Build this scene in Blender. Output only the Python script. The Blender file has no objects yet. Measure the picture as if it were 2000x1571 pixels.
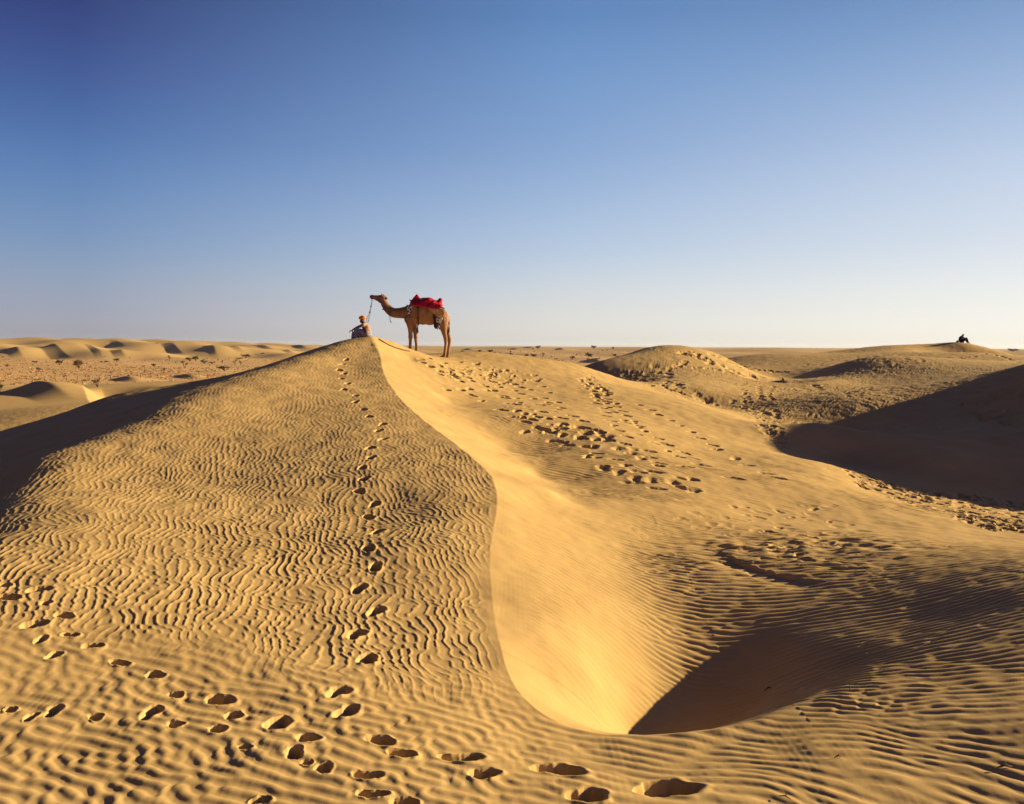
import bpy, math, random
import numpy as np
from mathutils import Vector, Matrix
SC = bpy.context.scene
COL = SC.collection
R = math.radians
# ------------------------------------------------------------------ camera
F = 1732.0                       # focal length in pixels of the 2000 px wide photograph
PITCH, ROLL = R(3.62), R(0.30)
cam = bpy.data.cameras.new('camera')
cam.sensor_width = 36.0
cam.lens = 36.0 * F / 2000.0
cam.clip_start, cam.clip_end = 0.1, 30000
co = bpy.data.objects.new('camera', cam); COL.objects.link(co)
MCAM = Matrix.Rotation(R(90) - PITCH, 3, 'X') @ Matrix.Rotation(ROLL, 3, 'Z')
co.matrix_world = MCAM.to_4x4()
SC.camera = co
RC = np.array(MCAM)
# ------------------------------------------------------------------ light
SUN_EL, SUN_AZ = R(14.4), R(16)          # azimuth: degrees beyond the perpendicular on the right
sd = Vector((math.cos(SUN_AZ) * math.cos(SUN_EL), math.sin(SUN_AZ) * math.cos(SUN_EL), math.sin(SUN_EL)))
sl = bpy.data.lights.new('sun', 'SUN'); sl.energy = 5.0; sl.angle = R(0.5); sl.color = (1.0, 0.82, 0.49)
so = bpy.data.objects.new('sun', sl); COL.objects.link(so)
so.rotation_euler = sd.to_track_quat('Z', 'Y').to_euler()
SKYGAIN = {-.17: 1.0, .33: 1.0, .74: 1.0}
def smooth_line_1d(e, c, n):
    p = np.c_[e, c]; p = np.vstack([2 * p[0] - p[1], p, 2 * p[-1] - p[-2]]); out = []
    for i in range(1, len(p) - 2):
        for t in np.linspace(0, 1, n, endpoint=False):
            a_, b_, c_, d_ = p[i - 1], p[i], p[i + 1], p[i + 2]
            out.append(0.5 * (2 * b_ + (c_ - a_) * t + (2 * a_ - 5 * b_ + 4 * c_ - d_) * t * t + (3 * b_ - a_ - 3 * c_ + d_) * t ** 3))
    out.append(p[-2]); out = np.array(out)
    out[:, 0] = np.concatenate([np.linspace(e[k], e[k + 1], n, endpoint=False) for k in range(len(e) - 1)] + [e[-1:]])
    return [(o_[0], o_[1:]) for o_ in out]
W = bpy.data.worlds.new('World'); SC.world = W; W.use_nodes = True
nt = W.node_tree; nt.nodes.clear()
sky = nt.nodes.new('ShaderNodeTexSky'); sky.sky_type = 'NISHITA'; sky.sun_disc = False
sky.sun_elevation = SUN_EL; sky.sun_rotation = R(90) - SUN_AZ
sky.altitude = 0; sky.air_density = 1.0; sky.dust_density = 1.2; sky.ozone_density = 3.0
# the clear evening sky grows brighter and whiter towards the sun at the right and deepens away from it
def lin(c): return [((v / 255 + .055) / 1.055) ** 2.4 if v > 10 else v / 255 / 12.92 for v in c]
ELS = [0.0, 1.6, 6.2, 12.2, 19.9, 45, 90]
SKYC = {-.17: [(158, 158, 170), (163, 167, 184), (124, 152, 192), (78, 112, 172), (46, 56, 116), (22, 30, 75), (38, 36, 92)],
        .33: [(222, 219, 214), (229, 227, 224), (188, 206, 229), (141, 172, 215), (100, 139, 193), (50, 75, 128), (38, 36, 92)],
        .74: [(250, 246, 232), (252, 251, 244), (221, 229, 240), (183, 202, 230), (118, 150, 196), (72, 98, 150), (38, 36, 92)]}
N = nt.nodes.new; L = nt.links.new
def math_node(op, a, b=None, c=None):
    m = N('ShaderNodeMath'); m.operation = op
    for i, v in enumerate((a, b, c)):
        if v is None: continue
        if isinstance(v, (int, float)): m.inputs[i].default_value = v
        else: L(v, m.inputs[i])
    return m.outputs[0]
tc = N('ShaderNodeTexCoord'); sp = N('ShaderNodeSeparateXYZ'); L(tc.outputs['Generated'], sp.inputs[0])
hor = math_node('SQRT', math_node('MAXIMUM', math_node('SUBTRACT', 1.0, math_node('MULTIPLY', sp.outputs[2], sp.outputs[2])), 1e-4))
csun = math_node('DIVIDE', math_node('ADD', math_node('MULTIPLY', sp.outputs[0], math.cos(SUN_AZ)), math_node('MULTIPLY', sp.outputs[1], math.sin(SUN_AZ))), hor)
EXPO = 1.17
ramps = []
for key in (-.17, .33, .74):
    e = np.array(ELS); c = np.log(np.array([lin(q) for q in SKYC[key]]) / 2 ** EXPO * SKYGAIN[key])
    rp = N('ShaderNodeValToRGB'); rp.color_ramp.interpolation = 'LINEAR'
    q = smooth_line_1d(e, c, 4)
    el_ = rp.color_ramp.elements
    for i, (ev, cv) in enumerate(q):
        pos = math.sin(math.radians(ev)); col = [float(math.exp(v)) for v in cv] + [1]
        if i < 2: t_ = el_[i]; t_.position = pos
        else: t_ = el_.new(pos)
        t_.color = col
    L(sp.outputs[2], rp.inputs[0]); ramps.append(rp.outputs[0])
def mixc(fac, a, b, mode='MIX'):
    m = N('ShaderNodeMix'); m.data_type = 'RGBA'; m.blend_type = mode
    if isinstance(fac, float): m.inputs[0].default_value = fac
    else: L(fac, m.inputs[0])
    for i, v in ((6, a), (7, b)):
        if isinstance(v, tuple): m.inputs[i].default_value = v
        else: L(v, m.inputs[i])
    return m.outputs[2]
def mrange(v, a, b, smooth='LINEAR', lo=0.0, hi=1.0):
    m = N('ShaderNodeMapRange'); m.interpolation_type = smooth
    L(v, m.inputs[0]); m.inputs[1].default_value = a; m.inputs[2].default_value = b; m.inputs[3].default_value = lo; m.inputs[4].default_value = hi
    return m.outputs[0]
c1 = mixc(mrange(csun, -.17, .33), ramps[0], ramps[1])
c2 = mixc(mrange(csun, .33, .74), c1, ramps[2])
dk = mrange(csun, -1.0, -.2, 'SMOOTHSTEP', .42, 1.0)
cb = N('ShaderNodeCombineColor'); [L(dk, cb.inputs[i]) for i in range(3)]
c3 = mixc(1.0, c2, cb.outputs[0], 'MULTIPLY')
back = math_node('MAXIMUM', mrange(sp.outputs[1], .35, -.25, 'SMOOTHSTEP'), mrange(sp.outputs[2], .40, .75, 'SMOOTHSTEP'))
c3 = mixc(1.0, c3, mixc(back, (1, 1, 1, 1), (1.12, .66, .95, 1)), 'MULTIPLY')      # unseen sky behind and overhead, tinted rosy to make the shade less green
bg = N('ShaderNodeBackground'); bg.inputs[1].default_value = 1.0; L(c3, bg.inputs[0])
bn = N('ShaderNodeBackground'); bn.inputs[1].default_value = 0.05; L(sky.outputs[0], bn.inputs[0])
mxs = N('ShaderNodeMixShader'); mxs.inputs[0].default_value = .10; L(bg.outputs[0], mxs.inputs[1]); L(bn.outputs[0], mxs.inputs[2])
wo = N('ShaderNodeOutputWorld'); L(mxs.outputs[0], wo.inputs[0])
SC.view_settings.view_transform = 'Standard'; SC.view_settings.look = 'None'
SC.view_settings.exposure = 1.15; SC.view_settings.gamma = 1.0
SC.render.engine = 'CYCLES'
SC.cycles.max_bounces = 6; SC.cycles.diffuse_bounces = 1

# ------------------------------------------------------------------ helpers
def P(px, row, y):
    """world point at world distance y seen at pixel (px,row) of the 2000 px photograph"""
    d = RC @ np.array([(px - 1000) / F, (785.5 - row) / F, -1.0])
    return d * (y / d[1])
rng = np.random.default_rng(7)
def sst(a, b, x):
    t = np.clip((x - a) / (b - a), 0, 1); return t * t * (3 - 2 * t)

class TPS:
    def __init__(s, pts, lam=1e-4):
        p = np.array(pts, float); s.c = p[:, :2]; n = len(p)
        K = s.k(((s.c[:, None] - s.c[None]) ** 2).sum(-1)) + np.diag(np.broadcast_to(np.asarray(lam, float), (n,)))
        Q = np.c_[np.ones(n), s.c]
        A = np.block([[K, Q], [Q.T, np.zeros((3, 3))]])
        w = np.linalg.solve(A, np.r_[p[:, 2], 0, 0, 0]); s.w, s.a = w[:n], w[n:]
    @staticmethod
    def k(r2): return 0.5 * r2 * np.log(r2 + 1e-12)
    def __call__(s, x, y):
        sh = x.shape; x = x.ravel(); y = y.ravel(); o = np.empty(len(x))
        for i in range(0, len(x), 8192):
            a, b = x[i:i + 8192], y[i:i + 8192]
            r2 = (a[:, None] - s.c[None, :, 0]) ** 2 + (b[:, None] - s.c[None, :, 1]) ** 2
            o[i:i + 8192] = s.k(r2) @ s.w + s.a[0] + s.a[1] * a + s.a[2] * b
        return o.reshape(sh)

def smooth_line(pts, n):
    """Catmull-Rom through the points, n samples per span"""
    p = np.array(pts, float); p = np.vstack([2 * p[0] - p[1], p, 2 * p[-1] - p[-2]]); out = []
    for i in range(1, len(p) - 2):
        for t in np.linspace(0, 1, n, endpoint=False):
            a, b, c, d = p[i - 1], p[i], p[i + 1], p[i + 2]
            out.append(0.5 * (2 * b + (c - a) * t + (2 * a - 5 * b + 4 * c - d) * t * t + (3 * b - a - 3 * c + d) * t ** 3))
    out.append(p[-2]); return np.array(out)

def signed(line, x, y):
    """signed distance to a polyline (positive on its right hand) and index parameter along it"""
    best = np.full(x.shape, 1e9); sg = np.zeros(x.shape); tt = np.zeros(x.shape)
    D = np.diff(line[:, :2], axis=0); D = D / np.maximum(np.linalg.norm(D, axis=1, keepdims=True), 1e-9); n = len(D)
    for i in range(n):
        ax, ay = line[i, :2]; bx, by = line[i + 1, :2]; dx, dy = bx - ax, by - ay
        t = np.clip(((x - ax) * dx + (y - ay) * dy) / (dx * dx + dy * dy), 0, 1)
        px_, py_ = x - ax - t * dx, y - ay - t * dy
        d = px_ ** 2 + py_ ** 2
        m = d < best
        d0 = D[i] + (D[i - 1] if i else 0); d1 = D[i] + (D[i + 1] if i < n - 1 else 0)   # at a vertex the mean of both tangents decides the side
        tx = np.where(t <= 0, d0[0], np.where(t >= 1, d1[0], dx)); ty = np.where(t <= 0, d0[1], np.where(t >= 1, d1[1], dy))
        best = np.where(m, d, best); tt = np.where(m, i + t, tt)
        sg = np.where(m, np.sign(-py_ * tx + px_ * ty), sg)
    return np.sqrt(best) * sg, tt

# ------------------------------------------------------------------ dune control points (pixel, pixel, distance) or world
CREST = [(728, 657, 33), (741, 690, 30.2), (752, 735, 26.6), (798, 795, 22.0), (860, 845, 19.2), (920, 892, 17.0),
         (962, 935, 15.4), (971, 985, 13.9), (962, 1040, 12.6), (957, 1100, 11.5), (962, 1170, 10.4), (972, 1240, 9.4),
         (995, 1320, 8.55), (1035, 1375, 8.0), (1100, 1415, 7.65), (1200, 1436, 7.45), (1300, 1435, 7.45), (1400, 1424, 7.5),
         (1480, 1405, 7.65), (1560, 1375, 7.95)]
EXT = [(1650, 1345, 8.25), (1800, 1290, 8.8), (2000, 1225, 9.2)]
cw = np.array([P(*c) for c in CREST]); ew = np.array([P(*c) for c in EXT])
BACK = np.array([(-5.8, 38, -0.9), (-7, 46, -3.5), (-9, 60, -6.5)])
line = smooth_line(np.vstack([BACK[::-1], cw, ew, [(12, 10.6, -2.4), (25, 13, -2.2)]]), 6)
# blend half width along the line (index parameter)
NB, NC = 3 * 6, (3 + len(CREST) - 1) * 6
def blend_width(t):
    b = np.interp(t, [0, NB - 6, NB, NB + 8, NC - 22, NC - 10, NC, NC + 12, NC + 30],
                  [3.0, 2.0, .25, .03, .02, .03, .25, 0.9, 1.5])
    return b
shared = [(-5.8, 38, -0.9), (-7, 46, -3.5), (-9, 60, -6.5), (12, 10.6, -2.4), (25, 13, -2.2), (40, 14, -3)]
shared += [tuple(p) for p in smooth_line(np.vstack([cw, ew]), 2)]
BEHIND = [(0, 0, -2.95), (0, -10, -3), (-15, -5, -3), (15, -5, -3), (0, -40, -3.5), (60, -20, -4), (-60, -20, -6), (-12, 4, -3.2), (12, 4, -3.1), (8, 1, -3.05)]
LP = [(0, 1571, 5.75), (500, 1571, 5.85), (1000, 1571, 6.0), (1500, 1571, 6.1), (2000, 1571, 6.2),
      (0, 2000, 4.0), (1000, 2000, 4.05), (2000, 2000, 4.1),
      (0, 1400, 7.0), (300, 1400, 7.15), (700, 1400, 7.3), (1700, 1450, 7.0), (2000, 1400, 7.2), (1300, 1500, 6.7),
      (0, 1200, 8.9), (300, 1200, 9.2), (600, 1200, 9.6), (850, 1200, 9.75), (300, 1050, 11.8), (500, 1050, 12.0), (850, 1050, 12.0),
      (200, 950, 14.9), (400, 950, 15),
      (700, 1150, 10.5), (700, 1012, 13.3), (711, 937, 15.15), (725, 877, 17.5), (740, 829, 19.7), (694, 785, 22.3), (679, 748, 25.2), (670, 711, 28.6),
      (400, 850, 18.5), (200, 885, 17.0), (550, 800, 21.5), (620, 735, 26.3), (560, 900, 16.7), (850, 950, 14.7), (900, 1000, 13.25), (780, 960, 14.65), (790, 1010, 13.3),
      
      (660, 668, 33.2), (705, 657.5, 32.8), (690, 661, 33)]
LW = [(-24, 26, -5.6), (-26, 35, -7), (-15, 47, -6.5), (-30, 20, -7), (-22, 14, -5.4), (-8, 8, -2.75), (-7, 5, -2.9), (-40, 40, -8), (-20, 60, -7.5)]
FL = []                          # the flank that falls away from the sun, left of the dune's rounded shoulder
for y_ in (11, 13.2, 15.4, 17, 18.6, 20.8, 23, 25.8, 28.6, 31, 33.2):
    xt = np.interp(y_, [11, 13.2, 16.8, 18.6, 20.8, 23, 25.8, 28.6, 31, 33.2], [-6.9, -7.5, -8.8, -8.6, -8.4, -8.0, -7.45, -6.7, -6.1, -5.7])
    zt = np.interp(y_, [11, 15.4, 18.6, 20.8, 23, 25.8, 28.6, 31, 33.2], [-2.62, -2.26, -1.9, -1.58, -1.2, -.83, -.42, -.06, .15])
    FL.append((xt, y_, zt))
    if y_ < 21: xt += .4
    for dl, dz in ((.9, .17), (3, .85), (6, 1.55), (9.5, 2.32)):
        FL.append((xt - dl, y_, zt - dz))
FL += [(-7.5, 36, -1.2), (-10, 37, -2.6), (-13, 36.5, -3.4), (-17, 35, -4.2), (-10, 41, -4), (-15, 41, -5)]
GL = TPS([tuple(P(*p)) for p in LP] + LW + FL + shared + BEHIND, np.r_[np.full(len(LP), .6), np.full(len(LW) + len(FL), .02), np.full(len(shared) + len(BEHIND), 1e-4)])
BASE = [(800, 702, 32.3), (880, 790, 27), (985, 880, 22), (1050, 930, 19.3), (1110, 978, 16.3), (1190, 1030, 14.9), (1250, 1090, 13.6), (1290, 1180, 11.9), (1300, 1250, 11.0), (1285, 1330, 10.2), (1235, 1436, 9.2)]
RPp = BASE + [
    (1450, 1310, 10.35), (1600, 1262, 10.2), (1800, 1210, 10.4), (2000, 1160, 10.3), (1430, 1180, 11.9), (1600, 1145, 12.2), (1850, 1105, 12.3), (2000, 1085, 12.4),
    (1360, 1120, 12.9), (1500, 1090, 13.5), (1700, 1060, 14.4),
    (1300, 985, 17.0), (1500, 1000, 17.9), (1650, 1003, 18.2), (1850, 1035, 16.8), (2000, 1062, 15.6), (1300, 1040, 15.3), (1450, 1045, 15.4),
    (1200, 850, 24), (1000, 800, 26), (1100, 900, 20.5), (1400, 900, 23.5), (1300, 800, 31), (1150, 750, 35), (950, 740, 33), (1250, 920, 20), (1550, 945, 20.5),
    (803, 688, 36), (873, 699, 36), (840, 693, 39), (760, 672, 36), (1000, 706, 42), (900, 702, 42), (1130, 713, 40), (1200, 746, 38), (1300, 771, 36), (1400, 802, 33), (1500, 850, 29), (1600, 903, 25), (1650, 938, 22.5),
    (1280, 678, 60), (1225, 692, 57), (1165, 713, 52), (1340, 681, 60), (1400, 691, 58.5), (1250, 715, 51), (1300, 742, 45), (1380, 765, 41), (1500, 790, 39), (1420, 798, 39), (1520, 835, 34),
    (1390, 705, 54), (1430, 727, 51), (1470, 741, 49), (1530, 748, 47.5), (1600, 745, 47.5), (1540, 746, 56), (1600, 728, 56), (1650, 711, 56), (1700, 697, 57), (1500, 735, 60),
    (1480, 692, 76), (1560, 692, 79), (1650, 690, 76), (1750, 677, 78), (1830, 671.5, 80), (1880, 671.5, 79), (1940, 682, 79), (2000, 699, 78),
    (1800, 712, 62), (1900, 704, 64), (1990, 710, 61), (1850, 690, 71), (1940, 694, 70), (1780, 690, 69), (1700, 752, 46.5), (1640, 762, 43.5), (1850, 735, 46), (1500, 765, 43),
    (1530, 800, 37), (1650, 779, 37.5), (1800, 751, 39.5), (2000, 716, 41.5), (1600, 830, 30.5), (1700, 850, 28.6), (1900, 850, 29.3), (2000, 800, 32.5), (1900, 765, 36.5), (1850, 900, 26), (2000, 900, 26.6),
    (2000, 972, 24), (1640, 905, 27), (1750, 955, 23.5), (1800, 975, 22), (1950, 1005, 20.3), (1700, 960, 22.3)]
RW = [(5, 45.5, -2.2), (3, 50, -2.4), (0, 50, -2.6), (8.8, 40, -2.45), (11.0, 31.5, -3.4), (2.0, 8.95, -4.0), (1.2, 8.8, -4.02),
      (27, 21, -2.4), (27, 25, -.9), (28, 27, .2), (28, 31, 1.7), (28, 36, 2.2), (29, 41, .4), (30, 46, -.5), (31, 52, -.8), (38, 32, 1.4), (24, 18, -2.7), (35, 60, -.8), (20, 95, -4), (30, 100, -4), (45, 90, -4), (5, 70, -5), (-2, 60, -6), (12, 85, -3),
      (40, 75, -2), (60, 50, -3), (60, 20, -4), (32, 18, -2.6), (0, 100, -8), (50, 120, -7), (10, 120, -8.5), (80, 80, -6)]
mids = []
for b, ci in zip([P(*b) for b in BASE], [1, 3, 5, 6, 7, 8, 9, 10, 11, 12, 14]):
    c = cw[ci]; mids.append(tuple((b + c) / 2 + np.array([0, 0, -0.03 * (c[2] - b[2])])))
s1 = cw[15] * .55 + np.array([1.1, 9.0, -4.05]) * .45; mids.append(tuple(s1))
for bp in [P(*b) for b in BASE[:5]]:           # a real crease where the slip face runs out on the rippled bench
    mids += [(bp[0] + .5, bp[1] + .1, bp[2] - .06), (bp[0] - .4, bp[1] - .1, bp[2] + .22)]
s2 = cw[17] * .5 + np.array([2.0, 8.95, -4.0]) * .5; mids.append(tuple(s2))
GR = TPS([tuple(P(*p)) for p in RPp] + RW + mids + shared + BEHIND)

# ------------------------------------------------------------------ polar grid
def seg(a, b, st): return np.arange(a, b, st)
QUAL = 1.0
rr = np.concatenate([seg(.5, 4.6, .25), seg(4.6, 9, .011 / QUAL), seg(9, 14, .017 / QUAL), seg(14, 22, .03 / QUAL), seg(22, 34, .05 / QUAL), seg(34, 50, .1 / QUAL), seg(50, 95, .22),
                     95 * np.exp(np.arange(0, math.log(300 / 95), .010)), 300 * np.exp(np.arange(0, math.log(1800 / 300), .007)), 1800 * np.exp(np.arange(0, math.log(9000 / 1800), .05)), [9000, 14000]])
th = np.concatenate([seg(-180, -60, 4), seg(-60, -34, .4), seg(-34, -30.6, .12), seg(-30.6, 30.6, .052 / QUAL), seg(30.6, 34, .12), seg(34, 60, .4), seg(60, 180.1, 4)])
th = R(1) * th
NR, NT = len(rr), len(th)
X = rr[:, None] * np.sin(th)[None]; Y = rr[:, None] * np.cos(th)[None]
# coarse log-polar grid for the smooth fields
S0, DS, DTH = math.log(.4), .0115, R(.3)
cs = S0 + DS * np.arange(int((math.log(160) - S0) / DS) + 4); ct = R(-180.6) + DTH * np.arange(1206)
CX = np.exp(cs)[:, None] * np.sin(ct)[None]; CY = np.exp(cs)[:, None] * np.cos(ct)[None]
def cubic_w(f):
    return [((-.5 * f + 1) * f - .5) * f, (1.5 * f - 2.5) * f * f + 1, ((-1.5 * f + 2) * f + .5) * f, (.5 * f - .5) * f * f]
def interp(G, r, t):
    """Catmull-Rom lookup of a coarse field; r (n,), t (m,) -> (n,m) or same-shaped pairs"""
    u = (np.log(np.maximum(r, .45)) - S0) / DS; v = (t - ct[0]) / DTH
    u = np.clip(u, 1, len(cs) - 3.001); v = np.clip(v, 1, len(ct) - 3.001)
    iu = u.astype(int); iv = v.astype(int); wu = cubic_w(u - iu); wv = cubic_w(v - iv)
    if r.ndim == 1 and t.ndim == 1 and r is rr[:len(r)] or (r.ndim == 1 and t is th):
        A = sum(wu[a][:, None] * G[iu - 1 + a, :] for a in range(4))
        return sum(wv[b][None] * A[:, iv - 1 + b] for b in range(4))
    return sum(wu[a] * wv[b] * G[iu - 1 + a, iv - 1 + b] for a in range(4) for b in range(4))
cGL = GL(CX, CY); cGR = GR(CX, CY)

def far_base(x, y):
    z = -9.6 + .35 * np.sin(x * .021 + 1.3) * np.sin(y * .017) + .25 * np.sin(x * .05 + y * .043)
    az = np.degrees(np.arctan2(x, y)); r = np.hypot(x, y)
    left = sst(-2, -20, az)
    hump = np.exp(-((az + 26) / 9.) ** 2)
    z = z + left * (sst(560, 1150, r) * (8.2 + 5.6 * hump)) * (1 - .2 * sst(1400, 3000, r))
    z = z + left * sst(500, 750, r) * 1.6 * (np.sin(r * .020 + az * .5) + .8 * np.sin(r * .033 - az * .7 + 1) + .5 * np.sin(az * 1.7 + r * .01))
    ri = sst(0, 6, az)
    z = z + (1 - left) * sst(700, 1500, r) * (5.5 + 1.2 * np.sin(az * .8 + 1)) + (1 - left) * sst(500, 900, r) * 1.2 * np.sin(r * .014 + az * .9)
    return z
MIDL = TPS([tuple(P(*p)) for p in [(0, 835, 66), (150, 800, 72), (0, 800, 84), (0, 772, 106), (100, 790, 92), (150, 760, 118), (60, 765, 120), (240, 760, 118), (300, 752, 128), (400, 742, 148), (500, 735, 160),
            (0, 745, 215), (150, 748, 215), (250, 742, 220), (380, 735, 238), (300, 745, 190)]] +
           [(-50, 60, -8), (-30, 60, -7.5), (-15, 60, -7.5), (-80, 60, -7), (0, 150, -9.3), (-40, 40, -8), (-20, 45, -7.0)], 1e-2)
cML = MIDL(CX[:, :], CY[:, :])

# crest cuts: (polyline px,row,d?; depth; D1 steep run; D2 recovery run)  - distances found from the terrain itself
class Terrain: pass
def base_height(r, t, x, y, zl, zr, zm):
    """combine the fields"""
    s, tt = signed(line, x, y); s = -s
    b = blend_width(tt); b = b * np.where(tt < NB, 1, 1)
    w = sst(-1, 1, s / b)
    z = zl * (1 - w) + zr * w
    az = np.degrees(t)
    # middle ground on the left, then the far plain
    wm = sst(44, 62, r) * (1 - sst(-9, -5, az))
    z = z * (1 - wm) + zm * wm
    zf = far_base(x, y)
    wl = np.where(az < -7, sst(150, 225, r), sst(88, 135, r))
    wl = np.where(az > -2, sst(np.interp(az, [-2, 8, 10, 30], [55, 70, 88, 88]), np.interp(az, [-2, 8, 10, 30], [80, 110, 140, 150]), r), wl)
    z = z * (1 - wl) + zf * wl
    return z, s, tt, w
def big_r(G, n):  # evaluate a coarse field on the full grid rows with r < 150
    return interp(G, rr[:n], th)
nN = int(np.searchsorted(rr, 155))
ZL = np.full((NR, NT), -9.0); ZR = ZL.copy(); ZM = ZL.copy()
ZL[:nN] = big_r(cGL, nN); ZR[:nN] = big_r(cGR, nN); ZM[:nN] = big_r(cML, nN)
ZM[nN:] = ZM[nN - 1][None] * 0 - 9.6
nM = int(np.searchsorted(rr, 240))
if nM > nN:
    ZM[nN:nM] = MIDL(X[nN:nM], Y[nN:nM])
TH = np.broadcast_to(th[None], (NR, NT)); RR = np.broadcast_to(rr[:, None], (NR, NT))
Z, SD, TT, WS = base_height(RR, TH, X, Y, ZL, ZR, ZM)
del ZL, ZR, ZM
def height_at(x, y, A=None):
    A = Z if A is None else A
    r = math.hypot(x, y); t = math.atan2(x, y)
    i = int(np.clip(np.searchsorted(rr, r) - 1, 0, NR - 2)); j = int(np.clip(np.searchsorted(th, t) - 1, 0, NT - 2))
    a = (r - rr[i]) / (rr[i + 1] - rr[i]); b = (t - th[j]) / (th[j + 1] - th[j])
    return float((1 - a) * ((1 - b) * A[i, j] + b * A[i, j + 1]) + a * ((1 - b) * A[i + 1, j] + b * A[i + 1, j + 1]))
def hit(px, row, rmin=4.0, A=None):
    """first terrain point seen at a pixel (where that thing stands in the world)"""
    A = Z if A is None else A
    d = RC @ np.array([(px - 1000) / F, (785.5 - row) / F, -1.0])
    h = math.hypot(d[0], d[1]); t = math.atan2(d[0], d[1])
    j = int(np.clip(np.searchsorted(th, t) - 1, 0, NT - 2)); b = (t - th[j]) / (th[j + 1] - th[j])
    prof = A[:, j] * (1 - b) + A[:, j + 1] * b
    diff = prof - rr * d[2] / h
    k = np.where((diff >= 0) & (rr > rmin))[0]
    if not len(k): return None
    k = k[0]; r = rr[k]
    if k > 0 and diff[k - 1] < 0: r = rr[k - 1] + (rr[k] - rr[k - 1]) * (-diff[k - 1]) / (diff[k] - diff[k - 1])
    return np.array([r * d[0] / h, r * d[1] / h, r * d[2] / h])
# ------------------------------------------------------------------ sharp crests of the lesser dunes: a steep drop past the crest, then a gentle recovery
def cut(pts, depth, d1, d2, side=1, rmin=4.0, fade=.25, dist=None):
    w = []; mpp = dist        # metres in depth per pixel row (far, grazing crests: only the middle one is looked up)
    if mpp: q0 = hit(*pts[len(pts) // 2], rmin); r0 = pts[len(pts) // 2][1]
    for i, p in enumerate(pts):
        if mpp:
            if q0 is None: return
            y_ = q0[1] - (p[1] - r0) * mpp; q = P(p[0], p[1], y_)
        else: q = hit(p[0], p[1], rmin)
        if q is None: return
        w.append(q)
    L = smooth_line(np.array(w), 6)
    rc = np.hypot(L[:, 0], L[:, 1]); tc = np.arctan2(L[:, 0], L[:, 1])
    m = d2 * 1.6
    i0, i1 = np.searchsorted(rr, [rc.min() - m, rc.max() + m]); j0, j1 = np.searchsorted(th, [tc.min() - m / rc.min(), tc.max() + m / rc.min()])
    sl_ = (slice(i0, i1), slice(j0, j1)); x, y = X[sl_], Y[sl_]
    if x.size == 0: return
    s, t = signed(L, x, y); s = s * side; n = len(L) - 1
    A = sst(0, fade, t / n) * sst(0, fade, 1 - t / n)
    g = np.where(s < 0, 0, np.where(s < d1, s / d1, (1 - sst(d1, d2, s))))
    Z[sl_] -= depth * A * g
# distant dunes at the left: each dark lobe of the photograph is the shaded side of a hollow behind a crest
for pts, dep, w_ in [
        ([(33, 671), (58, 676), (80, 684), (100, 689), (116, 692)], 11, 3.6),
        ([(0, 684), (10, 688), (24, 692)], 8, 3.6), ([(150, 674), (172, 680), (190, 690)], 5, 5),
        ([(211, 671), (220, 676), (232, 680)], 7, 3.6), ([(208, 684), (216, 688), (228, 692)], 7, 3.6),
        ([(305, 676), (322, 683), (343, 691)], 10, 3.6),
        ([(428, 676), (446, 680), (470, 684)], 7, 3.6), ([(480, 675), (505, 679), (528, 683)], 8, 3.6), ([(390, 676), (402, 682), (412, 688)], 6, 3.6),
        ([(540, 681), (552, 686), (566, 690)], 6, 3.6), ([(556, 675), (575, 679), (592, 682)], 8, 3.6)]:
    cut(pts, -dep * .32, dep * .32 / .33, dep * 6, -1, 300, .5, 14)
# low dunes right of the camel
for pts, dep in [([(897, 681), (905, 684), (920, 687)], 5), ([(985, 680), (998, 683), (1010, 685)], 4), ([(1010, 677), (1025, 680), (1045, 682)], 5), ([(1076, 680), (1086, 683), (1096, 686)], 5), ([(1120, 704), (1140, 708), (1165, 711)], 5)]:
    cut(pts, -dep * .45, dep * .45 / .36, dep * 7, -1, 300, .5, 16)
# hollows of the middle ground at the left
cut([(-40, 766), (0, 770), (42, 775), (88, 781)], -1.4, 3.6, 13, -1, 50, .45, 1.8)
cut([(146, 753), (156, 760), (168, 769), (182, 780)], 1.8, 3.2, 11, -1, 50, .35, 1.5)
cut([(196, 740), (225, 744), (256, 748)], -1.2, 3.2, 12, -1, 50, .5, 3)
cut([(318, 734), (348, 738), (380, 742)], -1.0, 2.7, 10, -1, 50, .5, 3)
# the small scarp on the near side of the trampled flat at the right
cut([(1640, 1139), (1600, 1134), (1545, 1126), (1490, 1113), (1450, 1097), (1415, 1082), (1385, 1068)], .05, .05, .6, -1, 8, .35)
# rim of the hollow below the seated man on the far dune
cut([(1385, 698), (1430, 727), (1470, 741), (1530, 748), (1600, 745), (1650, 737)], 1.0, 2.0, 9, -1, 30, .3)
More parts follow.
